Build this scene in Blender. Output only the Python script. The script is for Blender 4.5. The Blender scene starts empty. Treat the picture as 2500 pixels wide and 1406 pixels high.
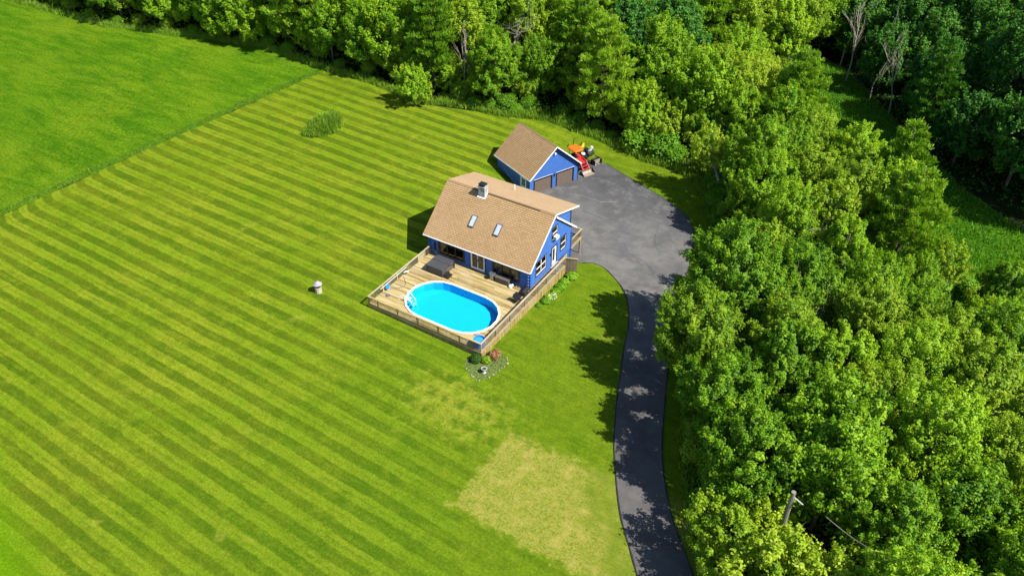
import bpy, math, random
import numpy as np
from mathutils import Vector, Matrix
from mathutils.geometry import delaunay_2d_cdt
rng = np.random.default_rng(11)
random.seed(5)
scene = bpy.context.scene
COL = scene.collection
PI = math.pi

# ------------------------------------------------------------------ camera, sky, sun, exposure
cam_d = bpy.data.cameras.new('camera')
cam = bpy.data.objects.new('camera', cam_d); COL.objects.link(cam); scene.camera = cam
F_PX, CYAW, CPITCH, CROLL = 2034.06, math.radians(-31.58), math.radians(37.77), math.radians(0.28)
CPOS = Vector((31.961, -55.164, 50.258))
cam_d.sensor_width = 36; cam_d.lens = 36*F_PX/2500
cam_d.clip_start = 0.5; cam_d.clip_end = 6000
fw = Vector((math.sin(CYAW)*math.cos(CPITCH), math.cos(CYAW)*math.cos(CPITCH), -math.sin(CPITCH)))
rt = Vector((math.cos(CYAW), -math.sin(CYAW), 0)); up = rt.cross(fw)
c_, s_ = math.cos(CROLL), math.sin(CROLL)
R0 = c_*rt + s_*up; U0 = -s_*rt + c_*up
cam.matrix_world = Matrix.Translation(CPOS) @ Matrix((R0, U0, -fw)).transposed().to_4x4()

SUN_EL = math.radians(49.5)
world = bpy.data.worlds.new('World'); scene.world = world; world.use_nodes = True
wn = world.node_tree.nodes; wl = world.node_tree.links
sky = wn.new('ShaderNodeTexSky'); sky.sky_type = 'NISHITA'; sky.sun_disc = False
sky.sun_elevation = SUN_EL; sky.sun_rotation = math.radians(88.5)
sky.air_density = 1.0; sky.dust_density = 0.6; sky.ozone_density = 1.6
wn['Background'].inputs['Strength'].default_value = 0.085
wl.new(sky.outputs[0], wn['Background'].inputs['Color'])
sun_d = bpy.data.lights.new('sun', 'SUN'); sun = bpy.data.objects.new('sun', sun_d); COL.objects.link(sun)
sun_d.energy = 4.9; sun_d.angle = math.radians(0.5); sun_d.color = (1.0, 0.95, 0.85)
sdir = Vector((math.cos(SUN_EL), 0.026*math.cos(SUN_EL), math.sin(SUN_EL)))
sun.rotation_euler = (-sdir).to_track_quat('-Z', 'Y').to_euler(); sun.location = (60, 0, 80)
vs = scene.view_settings
vs.view_transform = 'Standard'; vs.look = 'None'; vs.exposure = 0.9; vs.gamma = 1; vs.use_curve_mapping = False
scene.cycles.max_bounces = 8; scene.cycles.diffuse_bounces = 3; scene.cycles.glossy_bounces = 3
scene.cycles.transparent_max_bounces = 8; scene.cycles.transmission_bounces = 4
scene.cycles.caustics_reflective = False; scene.cycles.caustics_refractive = False
scene.cycles.use_denoising = True

# ------------------------------------------------------------------ helpers
def tag(o, label=None, cat=None, group=None, kind=None):
    if label: o['label'] = label
    if cat: o['category'] = cat
    if group: o['group'] = group
    if kind: o['kind'] = kind
    return o
def thing(name, label, cat, loc=(0, 0, 0), rz=0, group=None):
    o = bpy.data.objects.new(name, None); COL.objects.link(o)
    o.location = loc; o.rotation_euler = (0, 0, rz); o.empty_display_size = .3
    return tag(o, label, cat, group)
def mesh_np(name, V, Fs, mat=None, smooth=False, attrs=None):
    """V (n,3); Fs (m,k) array with constant k"""
    V = np.asarray(V, np.float32); Fs = np.asarray(Fs, np.int32)
    me = bpy.data.meshes.new(name); m, k = Fs.shape
    me.vertices.add(len(V)); me.vertices.foreach_set('co', V.ravel())
    me.loops.add(m*k); me.loops.foreach_set('vertex_index', Fs.ravel())
    me.polygons.add(m); me.polygons.foreach_set('loop_start', np.arange(0, m*k, k, dtype=np.int32))
    me.polygons.foreach_set('loop_total', np.full(m, k, np.int32))
    if smooth: me.polygons.foreach_set('use_smooth', np.ones(m, bool))
    if mat: me.materials.append(mat)
    if attrs:
        for an, av in attrs.items():
            a = me.attributes.new(an, 'FLOAT', 'POINT'); a.data.foreach_set('value', np.asarray(av, np.float32))
    me.update(calc_edges=True)
    return me
def link(name, me, parent=None, loc=(0, 0, 0)):
    o = bpy.data.objects.new(name, me); COL.objects.link(o); o.location = loc
    if parent is not None: o.parent = parent
    return o
class MB:
    def __init__(s): s.v = []; s.f = []
    def add(s, vs_, fs):
        n = len(s.v); s.v += [tuple(v) for v in vs_]; s.f += [tuple(i+n for i in f) for f in fs]; return s
    def box(s, x0, x1, y0, y1, z0, z1):
        return s.add([(x0,y0,z0),(x1,y0,z0),(x1,y1,z0),(x0,y1,z0),(x0,y0,z1),(x1,y0,z1),(x1,y1,z1),(x0,y1,z1)],
                     [(0,3,2,1),(4,5,6,7),(0,1,5,4),(1,2,6,5),(2,3,7,6),(3,0,4,7)])
    def obox(s, p0, p1, w, h, up=(0, 0, 1)):
        """bar from p0 to p1, width w across, height h along up"""
        p0 = Vector(p0); p1 = Vector(p1); d = (p1-p0).normalized(); u = Vector(up)
        sd = d.cross(u)
        if sd.length < 1e-4: sd = d.cross(Vector((1, 0, 0)))
        sd.normalize(); u = sd.cross(d).normalized()
        a, b = sd*w/2, u*h/2
        return s.add([p0-a-b, p0+a-b, p0+a+b, p0-a+b, p1-a-b, p1+a-b, p1+a+b, p1-a+b],
                     [(0,1,2,3),(7,6,5,4),(0,4,5,1),(1,5,6,2),(2,6,7,3),(3,7,4,0)])
    def tube(s, pts, r, n=8, cap=True):
        pts = [Vector(p) for p in pts]
        rs = r if isinstance(r, (list, tuple)) else [r]*len(pts)
        rings = []
        for i, p in enumerate(pts):
            d = (pts[min(i+1, len(pts)-1)]-pts[max(i-1, 0)]).normalized()
            a = d.cross(Vector((0, 0, 1)) if abs(d.z) < .95 else Vector((1, 0, 0))).normalized(); b = d.cross(a)
            rings.append([p+(a*math.cos(2*PI*k/n)+b*math.sin(2*PI*k/n))*rs[i] for k in range(n)])
        vs_ = [v for rg in rings for v in rg]; fs = []
        for i in range(len(pts)-1):
            for k in range(n):
                fs.append((i*n+k, i*n+(k+1) % n, (i+1)*n+(k+1) % n, (i+1)*n+k))
        if cap: fs += [tuple(range(n))[::-1], tuple((len(pts)-1)*n+k for k in range(n))]
        return s.add(vs_, fs)
    def lathe(s, prof, c=(0, 0, 0), n=16, ph=0):
        vs_ = [(c[0]+r*math.cos(2*PI*k/n+ph), c[1]+r*math.sin(2*PI*k/n+ph), c[2]+z) for r, z in prof for k in range(n)]
        fs = []
        for i in range(len(prof)-1):
            for k in range(n): fs.append((i*n+k, i*n+(k+1) % n, (i+1)*n+(k+1) % n, (i+1)*n+k))
        fs.append(tuple(range(n))[::-1]); fs.append(tuple((len(prof)-1)*n+k for k in range(n)))
        return s.add(vs_, fs)
    def prism(s, poly, ext):
        """poly: list of 3D points, ext: extrusion vector"""
        n = len(poly); e = Vector(ext); P = [Vector(p) for p in poly]
        return s.add(P+[p+e for p in P], [tuple(range(n))[::-1], tuple(range(n, 2*n))]+[(i, (i+1) % n, n+(i+1) % n, n+i) for i in range(n)])
    def build(s, name, mat, parent=None, world=False, smooth=False):
        me = bpy.data.meshes.new(name)
        off = Vector(parent.location) if (parent is not None and world) else Vector((0, 0, 0))
        me.from_pydata([Vector(v)-off for v in s.v], [], s.f); me.materials.append(mat)
        if smooth:
            for p in me.polygons: p.use_smooth = True
        me.update()
        return link(name, me, parent)
def setp(m, o, v): m.inputs[o].default_value = v

# ------------------------------------------------------------------ terrain height
def S(t):
    t = np.clip(t, 0, 1); return t*t*(3-2*t)
def gz(x, y):
    x = np.asarray(x, float); y = np.asarray(y, float)
    lin = 0.35-0.027*(x+12)-0.023*(y+10)
    z = 1.2*np.tanh(lin/1.2)
    return z-0.95*S((y-4.5)/6.)*S((x+20)/10.)*S((60-x)/30)
def gzf(x, y): return float(gz(x, y))

# ------------------------------------------------------------------ materials
def new_mat(name):
    m = bpy.data.materials.new(name); m.use_nodes = True
    nt = m.node_tree; b = nt.nodes['Principled BSDF']
    return m, nt.nodes, nt.links, b
class N:
    """tiny node helper"""
    def __init__(s, m): s.n = m.node_tree.nodes; s.l = m.node_tree.links
    def _in(s, sock, v):
        if isinstance(v, bpy.types.NodeSocket): s.l.new(v, sock)
        elif v is not None: sock.default_value = v
    def math(s, op, a, b=None, c=None, clamp=False):
        n = s.n.new('ShaderNodeMath'); n.operation = op; n.use_clamp = clamp
        s._in(n.inputs[0], a)
        if b is not None: s._in(n.inputs[1], b)
        if c is not None: s._in(n.inputs[2], c)
        return n.outputs[0]
    def mapr(s, v, a, b, c=0., d=1., smooth=False):
        n = s.n.new('ShaderNodeMapRange'); s._in(n.inputs[0], v)
        if smooth: n.interpolation_type = 'SMOOTHSTEP'
        for i, q in enumerate((a, b, c, d)): n.inputs[i+1].default_value = q
        return n.outputs[0]
    def noise(s, vec, scale, detail=3., rough=.55, dist=0., out='Fac'):
        n = s.n.new('ShaderNodeTexNoise'); s._in(n.inputs['Vector'], vec)
        n.inputs['Scale'].default_value = scale; n.inputs['Detail'].default_value = detail
        n.inputs['Roughness'].default_value = rough; n.inputs['Distortion'].default_value = dist
        return n.outputs[out]
    def mix(s, f, a, b, mode='MIX'):
        n = s.n.new('ShaderNodeMix'); n.data_type = 'RGBA'; n.blend_type = mode
        s._in(n.inputs[0], f)
        s._in(n.inputs[6], (*a, 1) if isinstance(a, tuple) else a); s._in(n.inputs[7], (*b, 1) if isinstance(b, tuple) else b)
        return n.outputs[2]
    def pos(s):
        n = s.n.new('ShaderNodeNewGeometry'); return n.outputs['Position']
    def scale(s, v, sc):
        n = s.n.new('ShaderNodeVectorMath'); n.operation = 'MULTIPLY'; s._in(n.inputs[0], v); n.inputs[1].default_value = sc
        return n.outputs[0]
    def sep(s, v):
        n = s.n.new('ShaderNodeSeparateXYZ'); s._in(n.inputs[0], v); return n.outputs
    def ramp(s, f, stops):
        n = s.n.new('ShaderNodeValToRGB'); s._in(n.inputs[0], f); e = n.color_ramp.elements
        e[0].position = stops[0][0]; e[0].color = (*stops[0][1], 1)
        e[1].position = stops[-1][0]; e[1].color = (*stops[-1][1], 1)
        for p, c in stops[1:-1]: q = e.new(p); q.color = (*c, 1)
        return n.outputs[0]
    def bump(s, h, strength, dist=.02, normal=None):
        n = s.n.new('ShaderNodeBump'); n.inputs['Strength'].default_value = strength; n.inputs['Distance'].default_value = dist
        s._in(n.inputs['Height'], h)
        if normal is not None: s._in(n.inputs['Normal'], normal)
        return n.outputs[0]
    def objrand(s): return s.n.new('ShaderNodeObjectInfo').outputs['Random']
    def tex(s, which='Object'): return s.n.new('ShaderNodeTexCoord').outputs[which]
def simple(name, col, rough=.6, metal=0., var=.12, scale=6., spec=.4, bump=0., streak=None):
    m, n, l, b = new_mat(name); h = N(m)
    p = h.pos()
    if streak: p = h.scale(p, streak)
    f = h.noise(p, scale, 4, .6)
    lo = tuple(c*(1-var*1.6) for c in col); hi = tuple(min(1, c*(1+var)) for c in col)
    l.new(h.mix(h.mapr(f, .3, .7), lo, hi), b.inputs['Base Color'])
    b.inputs['Roughness'].default_value = rough; b.inputs['Metallic'].default_value = metal
    b.inputs['Specular IOR Level'].default_value = spec
    if bump: l.new(h.bump(f, bump), b.inputs['Normal'])
    return m
M = {}
M['blue'] = simple('blue_siding', (0.036, 0.115, 0.37), .55, var=.10, scale=2.5)
M['blue_g'] = simple('garage_blue_siding', (0.036, 0.115, 0.37), .55, var=.08, scale=2.)
M['white'] = simple('white_paint', (.78, .78, .77), .45, var=.04, scale=5)
M['black'] = simple('black_trim', (.012, .012, .016), .45, var=.2)
M['dark'] = simple('dark_frame', (.02, .018, .018), .5, var=.2)
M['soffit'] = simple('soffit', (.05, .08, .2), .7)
M['curtain'] = simple('curtain_cloth', (.60, .50, .33), .9, var=.2, scale=3, streak=(6, 6, .5))
M['room'] = simple('room_floor', (.10, .06, .035), .7)
M['conc'] = simple('concrete', (.36, .34, .30), .85, var=.12, scale=5)
M['tubside'] = simple('hot_tub_skirt', (.085, .08, .075), .6, var=.08, scale=8, streak=(1, 1, 6))
M['tubcover'] = simple('hot_tub_cover', (.055, .055, .06), .5, var=.1, scale=3)
M['wicker'] = simple('wicker_box', (.10, .085, .07), .7, var=.25, scale=30)
M['steel'] = simple('brushed_metal', (.35, .36, .38), .3, metal=.8, var=.1)
M['plblue'] = simple('blue_plastic', (.02, .19, .72), .3, var=.06)
M['ltblue'] = simple('light_blue_plastic', (.03, .28, .62), .3, var=.06)
M['orange'] = simple('orange_paint', (.80, .13, .015), .35, var=.06)
M['red'] = simple('red_paint', (.62, .025, .02), .35, var=.08)
M['yellow'] = simple('yellow_paint', (.72, .55, .03), .4, var=.08)
M['rubber'] = simple('black_rubber', (.018, .018, .018), .8, var=.2)
M['machine'] = simple('machine_black', (.022, .022, .025), .35, var=.3, spec=.6)
M['wornsteel'] = simple('worn_bucket_steel', (.36, .31, .24), .45, metal=.3, var=.25, scale=5)
M['bark'] = simple('grey_bark', (.17, .145, .115), .9, var=.3, scale=5, bump=.4, streak=(1, 1, .25))
M['birchbark'] = simple('pale_bark', (.42, .40, .36), .8, var=.25, scale=4, streak=(.4, .4, 1.5))
M['deadwood'] = simple('dead_wood', (.30, .25, .21), .9, var=.2, scale=4)
M['snagbark'] = simple('snag_bark', (.36, .33, .25), .9, var=.3, scale=4, streak=(.6, .6, 1.2))
M['polewood'] = simple('pole_wood', (.22, .20, .17), .85, var=.25, scale=6, streak=(3, 3, .3), bump=.3)
M['edgestone'] = simple('edging_stone', (.27, .27, .16), .9, var=.25, scale=6)
M['stonewhite'] = simple('white_stone', (.44, .43, .42), .8, var=.12, scale=6)
M['wellstone'] = simple('well_stone', (.42, .38, .29), .85, var=.12, scale=9)
M['wellroof'] = simple('well_roof_shingle', (.31, .29, .32), .8, var=.18, scale=9)
M['soil'] = simple('garden_soil', (.085, .125, .022), .95, var=.45, scale=5, bump=.5)

# lumber: per-board tone + grain along the board
def lumber(name, c0, c1, c2, along):
    m, n, l, b = new_mat(name); h = N(m)
    p = h.pos(); r = h.objrand()
    st = {'x': (.35, 7, 7), 'y': (7, .35, 7), 'z': (9, 9, .3)}[along]
    g = h.noise(h.scale(p, st), 1.6, 4, .7)
    w = h.noise(p, .35, 3, .6)
    base = h.ramp(r, [(0, c0), (.45, c1), (1, c2)])
    c = h.mix(h.mapr(g, .36, .62), h.mix(1., base, (.55, .50, .42), 'MULTIPLY'), base)
    c = h.mix(h.mapr(w, .5, .72, 0, .5), c, (.42, .34, .24))
    l.new(c, b.inputs['Base Color']); b.inputs['Roughness'].default_value = .75
    b.inputs['Specular IOR Level'].default_value = .25
    l.new(h.bump(g, .25, .01), b.inputs['Normal'])
    return m
PINE = ((.30, .225, .07), (.42, .33, .115), (.52, .43, .19))
M['deck'] = lumber('deck_lumber', (.25, .185, .075), (.48, .38, .15), (.55, .46, .27), 'x')
M['lum_x'] = lumber('lumber_rail_x', *PINE, 'x')
M['lum_y'] = lumber('lumber_rail_y', (.34, .27, .15), (.42, .36, .22), (.46, .41, .30), 'y')
M['lum_z'] = lumber('lumber_upright', *PINE, 'z')
M['lum_m'] = lumber('lumber_painted_shade', (.24, .175, .07), (.31, .235, .10), (.38, .30, .15), 'z')  # deck pine darkened: the shade on the front is put into the colour
M['lum_w'] = lumber('weathered_upright', (.20, .155, .12), (.24, .19, .15), (.28, .23, .18), 'z')

# roof shingles: staggered tabs along the slope, u along ridge, v down slope
def shingle(name, axis_u, cA, cB, cC, su=.36, sv=.20, contrast=1.):
    m, n, l, b = new_mat(name); h = N(m)
    tc = h.tex('UV')
    br = n.new('ShaderNodeTexBrick'); l.new(tc, br.inputs['Vector'])
    br.inputs['Color1'].default_value = (*cA, 1); br.inputs['Color2'].default_value = (*cB, 1)
    br.inputs['Mortar'].default_value = (*cC, 1)
    br.inputs['Scale'].default_value = 1.; br.inputs['Mortar Size'].default_value = .030
    br.inputs['Mortar Smooth'].default_value = .3; br.inputs['Bias'].default_value = 0.
    br.inputs['Brick Width'].default_value = su; br.inputs['Row Height'].default_value = sv
    br.offset = .5; br.squash = 1.
    f = h.noise(h.pos(), 14., 3, .7); g = h.noise(h.pos(), .5, 3, .6)
    c = h.mix(h.mapr(f, .3, .7, 0, .35*contrast), br.outputs['Color'], (.20, .115, .06))
    c = h.mix(h.mapr(g, .4, .75, 0, .25), c, (.44, .30, .17))
    l.new(c, b.inputs['Base Color']); b.inputs['Roughness'].default_value = .9; b.inputs['Specular IOR Level'].default_value = .2
    return m
M['shingle'] = shingle('tan_shingle', 'x', (.47, .318, .160), (.375, .243, .115), (.22, .135, .068))
M['shingle_d'] = shingle('tan_dormer_shingle', 'x', (.39, .280, .165), (.345, .238, .135), (.30, .20, .11), contrast=.6)

# glass
def glass(name, tint, refl=.12):
    m, n, l, b = new_mat(name)
    n.remove(b)
    tr = n.new('ShaderNodeBsdfTransparent'); tr.inputs[0].default_value = (*tint, 1)
    gl = n.new('ShaderNodeBsdfGlossy'); gl.inputs['Roughness'].default_value = .03
    fr = n.new('ShaderNodeFresnel'); fr.inputs['IOR'].default_value = 1.5
    ad = n.new('ShaderNodeMath'); ad.operation = 'ADD'; l.new(fr.outputs[0], ad.inputs[0]); ad.inputs[1].default_value = refl
    mx = n.new('ShaderNodeMixShader'); l.new(ad.outputs[0], mx.inputs[0]); l.new(tr.outputs[0], mx.inputs[1]); l.new(gl.outputs[0], mx.inputs[2])
    l.new(mx.outputs[0], n['Material Output'].inputs['Surface'])
    return m
M['glass'] = glass('window_glass', (.74, .76, .74), .04)
M['skyglass'] = simple('skylight_painted_sky', (.42, .50, .60), .12, var=.1, scale=4, spec=.8)  # sky reflection is put into the pale blue base colour of the pane
M['shade'] = simple('skylight_blind', (.70, .73, .78), .7)

# pool water: tinted, fresnel mirror with ripples
def water_mat():
    m, n, l, b = new_mat('pool_water_surface'); h = N(m); n.remove(b)
    tr = n.new('ShaderNodeBsdfTransparent'); tr.inputs[0].default_value = (.45, .97, 1., 1)
    gl = n.new('ShaderNodeBsdfGlossy'); gl.inputs['Roughness'].default_value = .05
    fr = n.new('ShaderNodeFresnel'); fr.inputs['IOR'].default_value = 1.33
    nz = h.noise(h.pos(), 3.5, 3, .5)
    bp = h.bump(nz, .25, .03); l.new(bp, gl.inputs['Normal']); l.new(bp, fr.inputs['Normal'])
    mx = n.new('ShaderNodeMixShader'); l.new(fr.outputs[0], mx.inputs[0]); l.new(tr.outputs[0], mx.inputs[1]); l.new(gl.outputs[0], mx.inputs[2])
    l.new(mx.outputs[0], n['Material Output'].inputs['Surface'])
    return m
M['water'] = water_mat()
M['liner'] = simple('pool_liner', (.020, .45, .80), .5, var=.03, scale=2)

# chimney stone
def stone_mat():
    m, n, l, b = new_mat('chimney_stone'); h = N(m); p = h.pos()
    v = n.new('ShaderNodeTexVoronoi'); v.inputs['Scale'].default_value = 5.; l.new(p, v.inputs['Vector'])
    s3 = n.new('ShaderNodeSeparateColor'); l.new(v.outputs['Color'], s3.inputs[0])
    c = h.ramp(s3.outputs[0], [(0, (.12, .12, .12)), (.45, (.33, .33, .32)), (1, (.62, .60, .55))])
    v2 = n.new('ShaderNodeTexVoronoi'); v2.feature = 'DISTANCE_TO_EDGE'; v2.inputs['Scale'].default_value = 5.; l.new(p, v2.inputs['Vector'])
    c = h.mix(h.mapr(v2.outputs['Distance'], 0, .06, 1, 0), c, (.5, .48, .44))
    l.new(c, b.inputs['Base Color']); b.inputs['Roughness'].default_value = .9
    l.new(h.bump(v2.outputs['Distance'], .6, .05), b.inputs['Normal'])
    return m
M['stone'] = stone_mat()
# garage door wood-look panels
def gdoor_mat():
    m, n, l, b = new_mat('brown_door_panel'); h = N(m); p = h.pos()
    g = h.noise(h.scale(p, (1.2, 1.2, 14)), 3., 4, .6); r = h.objrand()
    c = h.mix(h.mapr(g, .25, .75), (.085, .06, .05), (.17, .13, .105))
    l.new(c, b.inputs['Base Color']); b.inputs['Roughness'].default_value = .55
    return m
M['gdoor'] = gdoor_mat()

# ---- asphalt
def asphalt():
    m, n, l, b = new_mat('asphalt_surface'); h = N(m); p = h.pos()
    big = h.noise(p, .28, 5, .65, .1); mid = h.noise(p, .9, 6, .75, .15); fine = h.noise(p, 22, 2, .7)
    xy = h.sep(p)
    mid = h.math('ADD', h.math('MULTIPLY', h.math('SUBTRACT', mid, .5), h.mapr(xy[1], -4, 8, .35, 1., True)), .5)
    # worn turning area near the house is paler than the drive further down
    area = h.mapr(xy[1], -6, 8, 0, 1, True)
    base = h.mix(area, (.100, .095, .094), (.138, .134, .130)); base = h.mix(h.mapr(h.math('ADD', xy[1], h.math('MULTIPLY', big, 8)), 20, 30, 0, 1, True), base, (.078, .078, .082))
    c = h.mix(h.mapr(big, .38, .60), h.mix(1., base, (.66, .66, .69), 'MULTIPLY'), base)
    c = h.mix(h.mapr(mid, .5, .72, 0, .55), c, (.200, .190, .180))
    c = h.mix(h.mapr(mid, .44, .32, 0, .6), c, (.062, .062, .067))
    c = h.mix(h.mapr(fine, .3, .7, 0, .35), c, h.mix(1., c, (.6, .6, .6), 'MULTIPLY'))
    l.new(c, b.inputs['Base Color']); b.inputs['Roughness'].default_value = .85; b.inputs['Specular IOR Level'].default_value = .25
    l.new(h.bump(fine, .3, .01), b.inputs['Normal'])
    return m
M['asphalt'] = asphalt()
M['edgeasph'] = simple('asphalt_edge', (.018, .018, .02), .9)

# ---- grasses
def lawn_mat():
    m, n, l, b = new_mat('mown_lawn'); h = N(m); p = h.pos(); x, y, z = h.sep(p)
    wob = h.noise(p, .12, 3, .6); wob2 = h.noise(p, 1.4, 3, .6); streak = h.noise(h.scale(p, (.10, 2.6, 0)), 1., 4, .65)
    blot = h.noise(p, .22, 4, .65); mid = h.noise(p, .9, 5, .7); fine = h.noise(p, 5.5, 5, .8); grain = h.noise(p, 17, 3, .8)
    # stripes run along x, 2.03 m per light+dark pair; the mower turned at the field edge
    yy = h.math('ADD', y, h.math('MULTIPLY', h.math('SUBTRACT', wob, .5), .55))
    yy = h.math('ADD', yy, h.math('MULTIPLY', h.math('SUBTRACT', wob2, .5), .34))
    yy = h.math('ADD', yy, h.math('MULTIPLY', x, .014))
    low = h.math('MAXIMUM', h.math('SUBTRACT', -17., y), 0.)
    yy = h.math('SUBTRACT', yy, h.math('MULTIPLY', low, .13))
    yy = h.math('ADD', yy, h.math('MULTIPLY', h.math('MULTIPLY', h.math('ADD', x, 8.), .028), h.mapr(low, 0, 18, 0, 1)))
    hook = h.math('MAXIMUM', h.math('SUBTRACT', -52.3, x), 0.)
    yy = h.math('SUBTRACT', yy, h.math('MULTIPLY', h.math('MULTIPLY', hook, hook), .16))
    ph = h.math('FRACT', h.math('DIVIDE', h.math('ADD', yy, 16.75+100*2.04), 2.04))
    tri = h.math('ABSOLUTE', h.math('SUBTRACT', ph, .5))              # 0 in the middle of the dark pass
    st = h.mapr(tri, .20, .30, .04, .96, True)                             # 1 = light pass
    twin = h.mapr(h.math('ABSOLUTE', h.math('SUBTRACT', tri, .5)), .0, .07, .35, 0)   # thin wheel line in the light pass
    st = h.math('SUBTRACT', st, twin, clamp=True)
    fade = h.mapr(h.math('ADD', h.math('MULTIPLY_ADD', y, .5, x), h.math('MULTIPLY', blot, 8)), -7, 9, 1., .12, True)
    st = h.math('ADD', h.math('MULTIPLY', h.math('SUBTRACT', st, .5), fade), .5)
    amp = h.mapr(h.noise(h.scale(p, (.5, 1., 0)), .13, 3, .6), .36, .62, .55, 1.)
    st = h.math('ADD', h.math('MULTIPLY', h.math('SUBTRACT', st, .5), amp), .5)
    st = h.math('ADD', st, h.mapr(streak, .3, .7, -.30, .30))
    st = h.math('ADD', st, h.mapr(mid, .3, .7, -.38, .38), clamp=True)
    dark = h.mix(h.mapr(blot, .4, .66), (.068, .119, .006), (.102, .132, .008))
    light = h.mix(h.mapr(wob, .4, .62), (.146, .220, .009), (.196, .242, .014))
    c = h.mix(st, dark, light)
    # greener, cooler grass near house and drive
    near = h.mapr(x, -22, 8, 0, .55, True)
    c = h.mix(near, c, h.mix(st, (.062, .128, .005), (.108, .186, .008)))
    # left-lower corner and field margin run brighter green
    lush = h.mapr(h.math('ADD', h.math('MULTIPLY', x, -.3), h.math('MULTIPLY', y, -1.)), 45.5, 50, 0, .8, True)
    c = h.mix(lush, c, (.10, .22, .003))
    # yellow thin patches
    yl = h.mapr(h.noise(p, .16, 4, .7, .4), .60, .72, 0, .55, True)
    c = h.mix(h.math('MULTIPLY', yl, h.mapr(mid, .4, .6)), c, (.27, .27, .035))
    # weak patch west of the dry square
    dx = h.math('DIVIDE', h.math('SUBTRACT', x, 2.5), 5.5); dy = h.math('DIVIDE', h.math('SUBTRACT', y, -16), 3.2)
    rr = h.math('SQRT', h.math('ADD', h.math('MULTIPLY', dx, dx), h.math('MULTIPLY', dy, dy)))
    pf = h.math('MULTIPLY', h.mapr(h.math('ADD', rr, h.mapr(wob2, .3, .7, -.6, .6)), .4, 1.15, .5, 0), h.mapr(mid, .38, .55))
    c = h.mix(pf, c, (.29, .29, .035))
    # dry, newly seeded square: y -24.3..-15.6, x > 7.9
    d = h.math('MINIMUM', h.math('SUBTRACT', x, 7.9), h.math('ADD', y, 24.6))
    top = h.math('SUBTRACT', h.math('MULTIPLY_ADD', x, .09, -16.9), y)
    d = h.math('MINIMUM', d, h.math('MULTIPLY', top, .8))
    d = h.math('ADD', d, h.mapr(wob2, .3, .7, -.55, .55))
    d = h.math('ADD', d, h.mapr(fine, .3, .7, -.25, .25))
    dm = h.mapr(d, -.25, .35, 0, 1, True)
    # grass strip greening toward the drive edge
    dr = h.math('MULTIPLY_ADD', y, -.72, 4.2)
    gap = h.mapr(h.math('ADD', h.math('SUBTRACT', dr, x), h.mapr(wob2, .3, .7, -1., 1.)), 0, 2.4, .45, 1, True)
    dm = h.math('MULTIPLY', dm, gap)
    dry = h.mix(h.mapr(fine, .42, .58), (.10, .14, .014), (.36, .33, .06))
    dry = h.mix(h.mapr(mid, .5, .66, 0, .7), dry, (.40, .32, .09))
    dry = h.mix(h.mapr(mid, .42, .3, 0, .7), dry, (.17, .23, .02))
    c = h.mix(h.math('MULTIPLY', dm, .84), c, dry)
    # yellow dry rim along the wood and at the garage
    c = h.mix(h.mapr(grain, .35, .65, 0, .8), h.mix(1., c, (1.15, 1.12, 1.2), 'MULTIPLY'), h.mix(1., c, (.50, .56, .42), 'MULTIPLY'))
    c = h.mix(h.mapr(fine, .36, .64, .0, .9), h.mix(1., c, (1.25, 1.2, 1.4), 'MULTIPLY'), h.mix(1., c, (.62, .70, .5), 'MULTIPLY'))
    l.new(c, b.inputs['Base Color']); b.inputs['Roughness'].default_value = 1.; b.inputs['Specular IOR Level'].default_value = 0.
    bp = h.bump(grain, .5, .05); l.new(h.bump(fine, .45, .10, bp), b.inputs['Normal'])
    return m
M['lawn'] = lawn_mat()
def field_mat(name, c1, c2, c3, br=1.):
    m, n, l, b = new_mat(name); h = N(m); p = h.pos()
    big = h.noise(p, .07, 4, .6); mid = h.noise(h.scale(p, (.30, 1.15, 1.)), .5, 6, .72, .5); fine = h.noise(p, 3.6, 5, .8); gr = h.noise(p, 13, 3, .8)
    c = h.mix(h.mapr(mid, .36, .62), c1, c2)
    c = h.mix(h.mapr(h.math('ADD', big, h.math('MULTIPLY', h.math('SUBTRACT', mid, .5), .5)), .46, .68, 0, .42), c, c3)
    c = h.mix(h.mapr(fine, .36, .64, 0, 1.), h.mix(1., c, (1.35*br, 1.25*br, 1.4), 'MULTIPLY'), h.mix(1., c, (.48, .55, .45), 'MULTIPLY'))
    l.new(c, b.inputs['Base Color']); b.inputs['Roughness'].default_value = 1.; b.inputs['Specular IOR Level'].default_value = 0.
    bp = h.bump(gr, .6, .08); l.new(h.bump(h.math('ADD', fine, mid), .8, .25, bp), b.inputs['Normal'])
    return m
M['field'] = field_mat('hay_field_grass', (.050, .142, .005), (.108, .214, .008), (.165, .235, .012))
M['clearing'] = field_mat('clearing_grass', (.032, .115, .005), (.070, .185, .007), (.13, .21, .012), 1.)
M['forest'] = field_mat('forest_floor', (.020, .028, .009), (.032, .05, .012), (.06, .045, .025), .8)

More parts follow.
